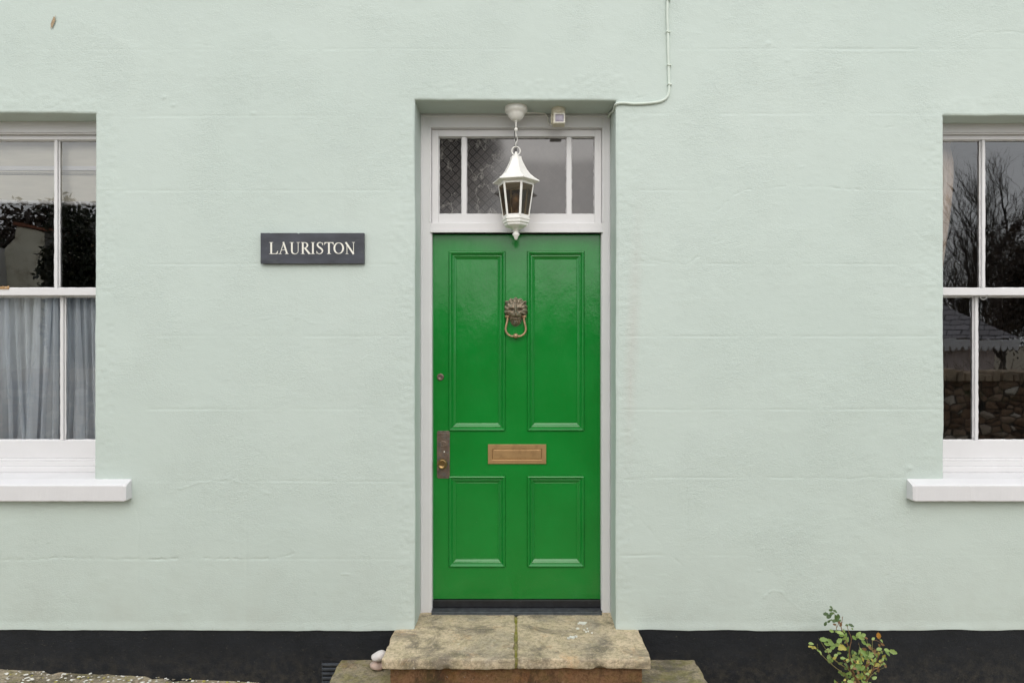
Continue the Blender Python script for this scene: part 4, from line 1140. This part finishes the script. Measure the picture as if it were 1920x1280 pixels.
# ------------------------------------------------------------------ motion sensor
def sensor():
    y = .117; S = (y+D0)/F; cx = X(1047, y); z = lambda py: Z(py, y)
    e = empty("motion_sensor", (cx, y, DOOR[3]), "small aged cream motion sensor under the door soffit, right of the lantern", "sensor")
    m = MB(); m.lathe((cx, y, DOOR[3]), [(.0365, .002), (.0370, -.002), (.0370, -.026), (.034, -.030), (.02, -.031)], 36); m.build("mount", M['sensor'], e, smooth=True, recalc=True)
    m = MB(); m.box(cx-.031, cx+.034, y-.030, y+.024, z(236), z(214.5)+.003)
    m.box(cx-.040, cx-.0312, y-.010, y+.018, z(232), z(214))
    m.build("housing", M['sensor'], e, bevel=.004, seg=3)
    fx0, fx1, fz0, fz1 = cx-.025, cx+.032, z(235), z(217)
    m = MB(); m.ring(fx0, fx1, fz0, fz1, [(0, y-.0295), (0, y-.036), (.0015, y-.037), (.006, y-.037), (.0065, y-.034)], cap=False); m.build("bezel", M['letter'], e, recalc=True)
    m = MB(); m.ring(fx0+.0066, fx1-.0066, fz0+.0066, fz1-.0066, [(0, y-.0332), (.006, y-.0348), (.012, y-.0352)]); m.build("lens", M['lens'], e, recalc=True)
    # lead from the lantern rose
    P = [(X(988, .11), .115, Z(212, .115)), (X(1000, .16), .160, Z(211.5, .16)), (X(1012, .178), .178, Z(212.5, .178)), (X(1022, .180), .180, Z(214, .18)), (X(1027, .180), .180, Z(220, .18)), (X(1028, .178), .178, Z(229, .178)), (X(1032, .170), .165, Z(234, .165)), (X(1036, .14), .135, Z(234, .135)), (X(1037, .12), .118, Z(229, .118))]
    Q = []
    for i in range(len(P)-1):
        for t in range(5):
            p0 = Vector(P[max(0, i-1)]); p1 = Vector(P[i]); p2 = Vector(P[i+1]); p3 = Vector(P[min(len(P)-1, i+2)]); t_ = t/5
            Q.append(.5*((2*p1)+(p2-p0)*t_+(2*p0-5*p1+4*p2-p3)*t_*t_+(3*p1-p0-3*p2+p3)*t_**3))
    m = MB(); m.tube(Q, .0042, 8); m.build("lead", M['cream'], e, smooth=True)
sensor()

# ------------------------------------------------------------------ rose bush
def rose():
    D = .17; yb = -D
    def P(u, v, dy=0.0):
        px, py = 1480+u/8, 1120+v/8; yy = yb+dy
        return Vector((X(px, yy), yy, Z(py, yy)))
    gz = -.115
    base = Vector((X(1605, yb), yb, gz))
    e = empty("rose_bush", base, "sparse young rose bush with light green leaves growing against the black plinth on the right", "plant")
    stems = [([(1060, 1500), (1010, 1330), (900, 1240), (800, 1130), (650, 1010), (520, 890), (430, 790), (330, 740)], .0026, 0),
             ([(1060, 1500), (1040, 1300), (960, 1180), (880, 1020), (800, 920), (760, 890)], .0034, 1),
             ([(1060, 1500), (1000, 1280), (930, 1120), (760, 990), (640, 900), (560, 790), (500, 700), (440, 605)], .0028, 0),
             ([(1080, 1500), (1060, 1330), (960, 1130), (915, 950), (890, 760), (850, 650), (800, 520), (775, 420), (790, 350), (800, 280)], .0034, 1),
             ([(1080, 1500), (1070, 1300), (980, 1160), (930, 1000), (900, 800), (930, 620), (890, 500), (862, 410)], .0030, 1),
             ([(775, 420), (730, 350), (690, 280), (660, 190), (640, 150)], .0014, 0), ([(740, 380), (710, 450), (700, 380)], .0014, 1), ([(710, 520), (705, 410)], .0018, 1),
             ([(1090, 1500), (1090, 1300), (1085, 1100), (1075, 950), (1060, 780), (1040, 670)], .0022, 0),
             ([(1090, 1500), (1100, 1330), (1180, 1200), (1230, 1100), (1240, 900), (1245, 760), (1245, 600)], .0030, 0),
             ([(1090, 1500), (1130, 1300), (1200, 1190), (1260, 1080), (1340, 1040), (1400, 940), (1420, 880)], .0028, 1),
             ([(1230, 1120), (1300, 960), (1340, 860), (1300, 780), (1250, 760)], .0020, 1), ([(1340, 860), (1400, 800), (1480, 790), (1600, 830)], .0013, 0),
             ([(1245, 640), (1310, 640), (1400, 690), (1420, 720)], .0012, 1), ([(1360, 640), (1350, 590)], .0012, 1), ([(1245, 760), (1180, 690), (1150, 600), (1090, 570)], .0013, 0),
             ([(915, 950), (960, 900), (1010, 880)], .0012, 0), ([(1075, 950), (1150, 860), (1220, 860)], .0014, 0), ([(890, 760), (820, 720), (740, 640)], .0013, 0), ([(650, 1010), (600, 920), (590, 860)], .0012, 0),
             ([(560, 790), (620, 760), (680, 720)], .0012, 0), ([(930, 620), (990, 590), (1050, 560)], .0013, 0), ([(960, 1130), (880, 1150), (800, 1140)], .0012, 0), ([(1060, 1300), (950, 1280), (880, 1250)], .0012, 0),
             ([(1130, 1300), (1160, 1150), (1150, 1010), (1180, 930)], .0022, 1), ([(1000, 1280), (1040, 1170), (1020, 1040), (960, 980)], .0014, 0), ([(430, 790), (420, 690)], .0010, 0), ([(1180, 1200), (1330, 1090), (1440, 1040)], .0012, 0)]
    m = MB()
    for k, (pl, r, mi) in enumerate(stems):
        d0 = rnd.uniform(-.05, .05)
        pts = []
        for i, (u, v) in enumerate(pl):
            t = min(1, max(0, (1500-v)/900)); pts.append(P(u, v, d0*t + .0))
        Q = []
        for i in range(len(pts)-1):
            for t in range(3):
                t_ = t/3; p0 = pts[max(0, i-1)]; p1 = pts[i]; p2 = pts[i+1]; p3 = pts[min(len(pts)-1, i+2)]
                Q.append(.5*((2*p1)+(p2-p0)*t_+(2*p0-5*p1+4*p2-p3)*t_*t_+(3*p1-p0-3*p2+p3)*t_**3))
        Q.append(pts[-1])
        if pl[0][1] >= 1400: Q = [base+Vector((rnd.uniform(-.01, .01), 0, 0))]+Q
        m.tube(Q, [r*(1.15-.85*i/len(Q)) for i in range(len(Q))], 6, m=mi)
        if r > .002:                                         # thorns
            for q in range(3, len(Q)-1, 3):
                a = Q[q]; m.tube([a, a+Vector((rnd.choice((-1, 1))*.006, -.001, .002))], [.0016, .0002], 4, m=1)
    m.build("stem", [M['stem'], M['stemred']], e, smooth=True)
    mats = [M['leaf'], M['leaf_dark'], M['leaf_yellow'], M['leaf_orange'], M['leaf_red']]
    lf = MB()
    def leaf(u, v, ln, ang, mi=0, dy=0.0, face=None):
        s = ln/8/383.0; c = P(u, v, dy); a = math.radians(ang)
        fwd = Vector((math.cos(a), rnd.uniform(-.45, .35), math.sin(a))).normalized()
        nrm = Vector((rnd.uniform(-.5, .5), -1 if face is None else face, rnd.uniform(.0, 1.3))).normalized()
        side = fwd.cross(nrm).normalized(); nrm = side.cross(fwd)
        n = 7; L, Rr, Md = [], [], []
        for i in range(n):
            t = i/(n-1); w = .27*math.sin(math.pi*min(1, t**.8))**.75*s*(1+.10*((i % 2)*2-1)) if 0 < i < n-1 else 0
            p = c+fwd*(t-.5)*s - nrm*(.18*s*(t-.3)**2)
            Md.append(p-nrm*0.0); L.append(p+side*w+nrm*w*.35); Rr.append(p-side*w+nrm*w*.35)
        k0 = len(lf.v); lf.v += [tuple(p) for p in L+Md+Rr]
        for i in range(n-1):
            lf.f.append((k0+i, k0+i+1, k0+n+i+1, k0+n+i)); lf.m.append(mi); lf.f.append((k0+n+i, k0+n+i+1, k0+2*n+i+1, k0+2*n+i)); lf.m.append(mi)
    data = [(630, 147, 70, -30, 1), (625, 183, 80, 5, 1), (548, 243, 90, -5, 1), (600, 275, 95, 30, 1), (640, 232, 70, 20, 1), (690, 205, 75, -40, 1), (595, 350, 65, 20, 1), (542, 388, 75, 50, 1), (640, 335, 50, 10, 1),
            (700, 300, 100, -60, 1), (740, 275, 70, -60, 1), (680, 345, 90, 15, 1), (725, 330, 80, 60, 1), (740, 365, 80, -50, 4), (680, 400, 60, -10, 4), (770, 400, 80, 70, 4), (755, 345, 60, 30, 1),
            (635, 498, 80, -10, 0), (700, 498, 50, 20, 0), (765, 528, 110, -10, 0), (820, 500, 70, -60, 0), (790, 560, 90, 30, 0), (845, 555, 80, 60, 0), (930, 415, 80, -25, 1), (865, 410, 60, 20, 1), (945, 465, 50, -30, 0),
            (752, 640, 120, 30, 0), (858, 635, 120, 60, 0), (830, 600, 90, 40, 0), (720, 700, 90, 40, 0), (795, 745, 130, -20, 2), (770, 770, 90, 20, 2), (830, 760, 90, -30, 2), (520, 628, 120, 5, 0), (610, 650, 100, -20, 0), (630, 690, 110, 5, 0), (565, 695, 80, -10, 0),
            (650, 745, 90, 40, 0), (595, 790, 115, 5, 0), (560, 800, 70, 30, 0), (328, 688, 75, 0, 0), (310, 730, 60, 20, 2), (350, 745, 80, -20, 2), (385, 745, 60, -40, 2), (465, 825, 75, -50, 0), (430, 790, 50, -50, 0), (605, 925, 120, 70, 0), (590, 880, 80, 60, 0), (640, 940, 70, 60, 0),
            (1040, 550, 110, 60, 0), (1110, 560, 110, 10, 0), (1085, 605, 120, -15, 0), (1030, 590, 60, 30, 0), (975, 600, 80, -40, 0), (1155, 605, 60, -10, 4), (1340, 572, 110, -70, 3), (1120, 675, 90, -25, 0), (1190, 710, 100, -25, 0), (1210, 750, 80, -60, 4), (1260, 612, 60, 30, 0),
            (1385, 650, 70, -30, 0), (1400, 700, 70, -40, 4), (1350, 715, 60, -60, 4), (1350, 770, 100, 5, 0), (1385, 815, 80, -50, 0), (1465, 785, 85, 0, 0), (1475, 835, 90, -40, 0), (1560, 812, 125, -15, 0), (1420, 880, 80, 60, 2), (1400, 920, 80, 50, 0), (1365, 945, 60, 40, 2),
            (1045, 810, 80, 70, 0), (1125, 830, 120, -20, 0), (1160, 870, 110, -15, 0), (1225, 870, 110, 5, 0), (1200, 905, 90, 20, 0), (980, 825, 70, -50, 0), (995, 890, 100, 10, 0), (965, 935, 60, 20, 0), (1035, 940, 80, 0, 0), (1145, 912, 70, 0, 0), (1280, 930, 80, 50, 0), (1300, 1000, 90, 30, 2),
            (1350, 1010, 80, 20, 2), (1380, 995, 60, 20, 0), (1430, 1010, 100, -60, 0), (965, 1000, 80, 15, 0), (1040, 1010, 110, -20, 0), (1045, 1060, 120, 5, 0), (1100, 1050, 90, 60, 0), (1180, 990, 80, 60, 4), (1160, 1020, 70, 20, 4), (815, 1143, 100, 0, 0), (860, 1178, 80, 60, 0), (880, 1130, 70, 50, 0),
            (1030, 1170, 100, 30, 0), (1065, 1185, 120, 40, 2), (1080, 1160, 80, -20, 0), (920, 1265, 120, 0, 0), (980, 1270, 70, 20, 4), (1140, 1080, 80, -30, 0), (1215, 1100, 70, 40, 2), (1250, 990, 70, -20, 0), (700, 860, 80, 30, 0), (680, 900, 70, 50, 2), (750, 830, 70, 20, 0), (860, 1050, 70, 40, 0), (890, 1080, 60, -40, 4),
            (1300, 850, 90, -60, 4), (1330, 840, 80, 60, 2), (1270, 800, 70, 30, 4), (1100, 1350, 120, 20, 0), (900, 1340, 110, -10, 0), (1200, 1300, 100, 30, 0), (1000, 1380, 100, 60, 0), (820, 1300, 90, 10, 0), (1280, 1200, 80, 20, 0)]
    for (u, v, ln, an, mi) in data:
        leaf(u, v, ln*rnd.uniform(.88, 1.08), an+rnd.uniform(-12, 12), mi, rnd.uniform(-.05, .05))
    for _ in range(120):
        u = rnd.gauss(1040, 150); v = rnd.uniform(760, 1350); leaf(u, v, rnd.uniform(45, 85), rnd.uniform(0, 360), rnd.choice((0, 0, 0, 0, 1, 2, 4)), rnd.uniform(-.05, .05))
    lf.build("foliage", mats, e, smooth=True)
rose()

# ------------------------------------------------------------------ ground, pavement and lane
def gz_at(x, y):
    xx = max(-14, min(18, x)); return .115-.0525*(xx-X(0, 0))
def ground():
    m = MB(); xs = [-300, -80, -30, -14]+[-14+i*1.0 for i in range(1, 33)]+[40, 100, 300]; ys = [-500, -120, -60, -30, -20, -14, -9, -6.2, -1.75, 0, 8, 60, 500]
    m.grid([[(x, y, gz_at(x, y)-.12) for x in xs] for y in reversed(ys)])
    m.v = [v for v in m.v]
    o = m.build("road", simple("lane_asphalt", (.23, .195, .135), .85, var=.3, vscale=8, bs=.6, bd=.004, bscale=90), None, recalc=True); struct(o)
    m = MB(); rows = []
    N = 700; J = 60
    for j in range(J+1):
        y = .10-1.85*(j/J)**1.3; r = []
        for i in range(N+1):
            x = -6.4+13*i/N; z = gz_at(x, y)+.006*mnoise.noise(Vector((x*6, y*6, 2)))+.004*mnoise.noise(Vector((x*25, y*25, 7)))
            # joints of irregular paving
            cell = mnoise.voronoi(Vector((x*2.2+.15*mnoise.noise(Vector((x*4, y*4, 0))), y*3.0, 0)))[0]
            z -= .016*max(0, 1-(cell[1]-cell[0])/.09); r.append((x, y, z))
        rows.append(r)
    m.grid(rows); m.grid([[(x, -1.75, gz_at(x, 0)) for x in (-6.4, 0, 6.6)], [(x, -1.76, gz_at(x, 0)-.14) for x in (-6.4, 0, 6.6)]])
    o = m.build("pavement", M['pavement'], None, smooth=True, recalc=True); struct(o)
ground()
# pale fallen petals and grit at the wall foot
def litter():
    m = MB()
    for k in range(480):
        x = rnd.uniform(-2.75, -1.25); y = -abs(rnd.gauss(0, .10))-.004; r = rnd.choice((rnd.uniform(.002, .006), rnd.uniform(.004, .011))); z = gz_at(x, y)+.0045+rnd.uniform(-.001, .003)
        a0 = rnd.uniform(0, 6.28); pts = [(x+r*math.cos(a0+q*1.047)*rnd.uniform(.7, 1.4), y+r*math.sin(a0+q*1.047)*rnd.uniform(.5, 1), z+rnd.uniform(0, .003)) for q in range(6)]
        m.poly(pts, 0 if rnd.random() < .55 else 1 if rnd.random() < .7 else 2)
    o = m.build("grit", [M['letter'], M['pavement'], M['leaf_yellow']], None)
    o["kind"] = "stuff"; o["label"] = "pale petals and grit scattered on the paving at the wall foot"; o["category"] = "grit"
litter()

# ------------------------------------------------------------------ across the lane (met in the window glass)
def foliage(mb, n, centre, rad, size, seed, lumps=26, mi=0, hollow=.35):
    r = np.random.default_rng(seed)
    cs = r.normal(size=(lumps, 3)); cs /= np.linalg.norm(cs, axis=1)[:, None]; cs *= (r.random((lumps, 1))**.5)*.8
    cr = r.uniform(.22, .45, lumps)
    for _ in range(n):
        k = r.integers(lumps); d = r.normal(size=3); d /= np.linalg.norm(d); p = cs[k]+d*cr[k]*(hollow+(1-hollow)*r.random())
        p = np.array(centre)+p*np.array(rad)
        a = r.normal(size=3); a /= np.linalg.norm(a); b = np.cross(a, r.normal(size=3)); b /= (np.linalg.norm(b)+1e-9); s = size*r.uniform(.5, 1.3)
        mb.quad(p-a*s, p-b*s*.45, p+a*s, p+b*s*.45, mi)
def evergreen(name_label, centre, rad, base_z, n, size, seed, mat):
    e = empty("evergreen_tree", (centre[0], centre[1], base_z), name_label, "tree", "trees across the lane")
    m = MB(); foliage(m, n, centre, rad, size, seed, 34); m.build("crown", mat, e)
    t = MB(); c = Vector(centre); t.tube([(c.x, c.y, base_z), (c.x+.1, c.y, (base_z+c.z)/2), (c.x, c.y, c.z+rad[2]*.5)], [.28, .2, .05], 10)
    for k in range(7):
        a = k*2.4; z0 = c.z-rad[2]*.5+k*rad[2]*.14; t.tube([(c.x, c.y, z0), (c.x+rad[0]*.6*math.cos(a), c.y+rad[1]*.6*math.sin(a), z0+rad[2]*.2)], [.08, .02], 6)
    t.build("trunk", M['bark'], e)
c1 = R3(1968, 520, 17); evergreen("russet evergreen tree standing behind the lodge across the lane", (c1.x, c1.y, 3.3), (2.0, 1.6, 2.4), -.8, 18000, .055, 5, M['copper_leaf'])
c2 = R3(855, 300, 14, .24); evergreen("dark tree opposite the front door", (c2.x-.35, c2.y, 6.2), (1.45, 1.2, 1.7), -.2, 14000, .09, 6, M['conifer'])
c3 = R3(150, 430, 17); evergreen("broad dark evergreen tree behind the cream cottage", (c3.x+.3, c3.y, 3.1), (2.9, 1.8, 2.7), .3, 13000, .09, 9, M['conifer'])
c6 = R3(40, 430, 17.5); evergreen("dense dark evergreen tree directly behind the cream cottage gable", (c6.x, c6.y-.6, 3.2), (2.7, 1.6, 3.0), .3, 15000, .09, 19, M['copper_leaf'])
c4 = R3(-120, 430, 19); evergreen("tall dark evergreen tree at the left end of the lane", (c4.x, c4.y, 3.0), (3.0, 1.8, 2.8), .4, 9000, .11, 10, M['copper_leaf'])

c5 = R3(142, 470, 13.2); evergreen("dark evergreen tree close beside the cream cottage quoins", (c5.x+.15, c5.y, 2.6), (.95, .8, 2.1), .2, 9000, .07, 14, M['conifer'])

def bare_tree(px, top, dv, label, seed, spread=1.0):
    r = random.Random(seed); b = R3(px, 700, dv); gz = -.9
    zt = ZC+(CYP-top)/F*dv
    e = empty("bare_tree", (b.x, b.y, gz), label, "tree", "trees across the lane")
    br, tw = MB(), MB(); H = zt-gz
    def grow(p, d, L, rad, lvl):
        pts = [p]; q = p; dd = d
        for k in range(4):
            dd = (dd+Vector((r.uniform(-.2, .2), r.uniform(-.2, .2), r.uniform(-.05, .16)))*(1 if lvl else .4)).normalized(); q = q+dd*L/4; pts.append(q)
        (br if lvl < 3 else tw).tube(pts, [rad*(1-.6*i/4) for i in range(5)], 6 if lvl < 2 else 3, cap=False)
        if lvl >= 5: return
        nk = (7, 6, 5, 4, 3)[lvl]
        for k in range(nk):
            t = r.uniform(.3, 1.0) if k else 1.0; i = min(3, int(t*4)); base = pts[i].lerp(pts[i+1], t*4-i) if i < 4 else pts[4]
            side = Vector((r.uniform(-1, 1)*spread, r.uniform(-1, 1), r.uniform(-.1, .8)))
            grow(base, (dd*.9+side*.75).normalized(), L*r.uniform(.52, .72), rad*.48, lvl+1)
    grow(Vector((b.x, b.y, gz)), Vector((0, 0, 1)), H*.42, .16, 0)
    br.build("trunk", M['bark'], e); tw.build("twigs", M['bark'], e)
bare_tree(1816, 235, 21, "leafless tree with fine twigs behind the lodge across the lane", 3)
bare_tree(1882, 380, 24, "smaller leafless tree further back across the lane", 8, 1.3)

def lodge():
    dv = 15; e0 = R3(1915, 634, dv)
    xe, ye, ze = e0.x, e0.y, e0.z
    W, Dp = 5.2, 4.0
    x0 = xe-W; y1 = ye-Dp
    e = empty("lodge", (xe-W/2, ye-Dp/2, -.9), "small lodge with a slate hipped roof and white scalloped eaves across the lane", "lodge")
    w = MB(); w.box(x0+.35, xe-.35, y1+.35, ye-.35, -1.0, ze-.02); w.build("wall", simple("pink_white_limewash", (.66, .56, .54), .9, var=.1, vscale=3), e)
    m, n, l, p = nodes_of("lodge_slates")
    v = tex_coord(n, l); bt = n.new("ShaderNodeTexBrick"); bt.inputs["Scale"].default_value = 1.0; bt.inputs["Brick Width"].default_value = .35; bt.inputs["Row Height"].default_value = .13; bt.inputs["Mortar Size"].default_value = .012
    sp_ = n.new("ShaderNodeSeparateXYZ"); cb = n.new("ShaderNodeCombineXYZ"); l.new(v, sp_.inputs[0]); l.new(math_n(n, l, 'ADD', sp_.outputs[0], sp_.outputs[1]), cb.inputs[0]); l.new(sp_.outputs[2], cb.inputs[1]); l.new(cb.outputs[0], bt.inputs[0])
    bt.inputs["Color1"].default_value = (.27, .25, .26, 1); bt.inputs["Color2"].default_value = (.38, .36, .38, 1); bt.inputs["Mortar"].default_value = (.03, .03, .03, 1)
    l.new(bt.outputs[0], p.inputs["Base Color"]); p.inputs["Roughness"].default_value = .6
    rr = MB(); zr = ze+1.65; a, b = x0+2.0, xe-2.2; ym = (ye+y1)/2
    rr.quad((x0, ye, ze), (xe, ye, ze), (b, ym, zr), (a, ym, zr)); rr.quad((xe, y1, ze), (x0, y1, ze), (a, ym, zr), (b, ym, zr)); rr.poly([(xe, ye, ze), (xe, y1, ze), (b, ym, zr)]); rr.poly([(x0, y1, ze), (x0, ye, ze), (a, ym, zr)])
    rr.build("roof", m, e)
    f = MB(); k = 34; wd = W/k
    for i in range(k):
        xa = x0+i*wd; pts = [(xa, ze-.03), (xa, ze-.20)]
        for q in range(7): an = math.pi*q/6; pts.append((xa+wd*(.5-.42*math.cos(an)), ze-.20-.10*math.sin(an)))
        pts += [(xa+wd, ze-.20), (xa+wd, ze-.03)]; f.prism(list(reversed(pts)), ye+.005, ye-.02)
    f.box(xe-.02, xe+.005, y1, ye-.03, ze-.22, ze-.03)
    f.build("bargeboard", M['sillwhite'], e)
lodge()

def stone_wall():
    e = empty("stone_wall", (1, -5.6, -.2), "rough rubble stone wall with upright coping stones along the far side of the lane", "wall")
    m, n, l, p = nodes_of("rubble_stone")
    v = tex_coord(n, l, (1, 1, 1.6)); vo = n.new("ShaderNodeTexVoronoi"); vo.inputs["Scale"].default_value = 5.5; l.new(v, vo.inputs[0])
    ve = n.new("ShaderNodeTexVoronoi"); ve.feature = 'DISTANCE_TO_EDGE'; ve.inputs["Scale"].default_value = 5.5; l.new(v, ve.inputs[0])
    sc = n.new("ShaderNodeSeparateColor"); l.new(vo.outputs["Color"], sc.inputs[0])
    c = ramp(n, l, sc.outputs[0], [(0.0, (.13, .075, .045)), (.45, (.27, .17, .105)), (.8, (.40, .29, .21)), (1.0, (.70, .64, .56))])
    c = mixc(n, l, ramp(n, l, ve.outputs["Distance"], [(.02, 0.0), (.08, 1.0)]), (.025, .020, .015), c)
    g = noise_tex(n, l, v, 2.2, 6, .7); c = mixc(n, l, ramp(n, l, g, [(.55, 0.0), (.66, .8)]), c, (.035, .060, .015))
    l.new(c, p.inputs["Base Color"]); p.inputs["Roughness"].default_value = .95
    l.new(bump(n, l, ve.outputs["Distance"], 1.0, .06), p.inputs["Normal"])
    b = MB(); rows = []
    top = 1.22
    for j in range(25):
        z = -.75+(top+.75)*j/24; rows.append([(-10+20*i/320, -5.45+.05*mnoise.noise(Vector((i*.4, j*.5, 1)))-.02*j/24, z) for i in range(321)])
    b.grid(rows); b.quad((-10, -5.45, top), (10, -5.45, top), (10, -5.95, top), (-10, -5.95, top)); b.quad((10, -5.95, -.8), (-10, -5.95, -.8), (-10, -5.95, top), (10, -5.95, top))
    b.quad((10, -5.45, -.8), (10, -5.95, -.8), (10, -5.95, top), (10, -5.45, top)); b.quad((-10, -5.95, -.8), (-10, -5.45, -.8), (-10, -5.45, top), (-10, -5.95, top))
    b.build("wall_body", m, e)
    k = MB(); x = -10
    cm = simple("coping_stone", (.36, .28, .20), .95, var=.5, vscale=5)
    while x < 10:
        w = rnd.uniform(.07, .18); h = rnd.uniform(.10, .18)
        k.prism([(x, top), (x+w*.92, top), (x+w*.85, top+h), (x+w*.15, top+h*rnd.uniform(.8, 1))], -5.42, -5.9); x += w
    k.build("coping", cm, e, bevel=.015)
stone_wall()
def hedge():
    m = MB(); r = random.Random(4)
    for i in range(2600):
        x = r.uniform(-9.5, 9.8); p = Vector((x, -6.1-r.uniform(0, .5), 1.0)); d = Vector((r.uniform(-.8, .8), r.uniform(-.3, .3), 1)).normalized(); L = r.uniform(.15, .62)
        pts = [p, p+d*L*.5, p+(d+Vector((r.uniform(-.4, .4), 0, r.uniform(-.5, .1))))*L]
        m.tube(pts, [.010, .007, .003], 3, cap=False)
    o = m.build("hedge", M['twig']); o["kind"] = "stuff"; o["label"] = "bare twiggy hedge growing behind the lane wall"; o["category"] = "hedge"
hedge()
def green_hedge():
    m = MB(); r = np.random.default_rng(31)
    for i in range(26000):
        x = r.uniform(-5.2, 5.2); top = 2.42+.16*math.sin(x*2.3)+.12*math.sin(x*5.1+1); z = 1.15+(top-1.15)*r.random()**.7; y = -6.15-r.random()*.8
        a = r.normal(size=3); a /= np.linalg.norm(a); b = np.cross(a, r.normal(size=3)); b /= np.linalg.norm(b)+1e-9; p = np.array((x, y, z)); s_ = .05*r.uniform(.6, 1.5)
        m.quad(p-a*s_, p-b*s_*.5, p+a*s_, p+b*s_*.5)
    o = m.build("evergreen_hedge", M['conifer']); o["kind"] = "stuff"; o["label"] = "clipped evergreen hedge behind the lane wall opposite the front door"; o["category"] = "hedge"
green_hedge()
def cottage():
    dv = 14; a = R3(14, 540, dv); b = R3(86, 540, dv); yy = a.y; z1 = ZC+(CYP-436)/F*dv; za = ZC+(CYP-424)/F*dv; zl = ZC+(CYP-447)/F*dv
    e = empty("cottage", (a.x, yy-1.5, .2), "narrow cream cottage gable with dark stone quoins across the lane", "cottage")
    w = MB(); xm = R3(34, 0, dv).x; xs_ = R3(30, 0, dv).x
    w.prism([(a.x, .1), (b.x, .1), (b.x, z1), (xm, za), (xs_, zl), (a.x, zl-.22)], yy, yy-3)
    w.build("wall", simple("cream_limewash", (.88, .84, .68), .9, var=.12, vscale=2.5, dirt=((.40, .34, .25), 3, .5, .7)), e)
    q = MB(); z = .1; k = 0
    while z < z1-.05:
        q.box(b.x+.003, b.x+(.22 if k % 2 else .13), yy+.02, yy-.5, z+.01, z+.19); z += .2; k += 1
    q.build("quoin", simple("quoin_stone", (.16, .15, .13), .95, var=.5, vscale=6), e, bevel=.02)
    t = MB(); t.prism([(xm-.05, za+.02), (b.x+.28, z1-.01), (b.x+.28, z1+.05), (xm-.05, za+.09)], yy+.06, yy-3); t.build("verge_tile", simple("red_clay_tile", (.24, .09, .05), .9, var=.3, vscale=8), e)
    w = MB(); x2 = R3(15, 0, dv).x; w.box(a.x-3, a.x+.0, yy+.3, yy-3, .1, ZC+(CYP-467)/F*dv); w.build("annexe", M['sillwhite'], e)
cottage()
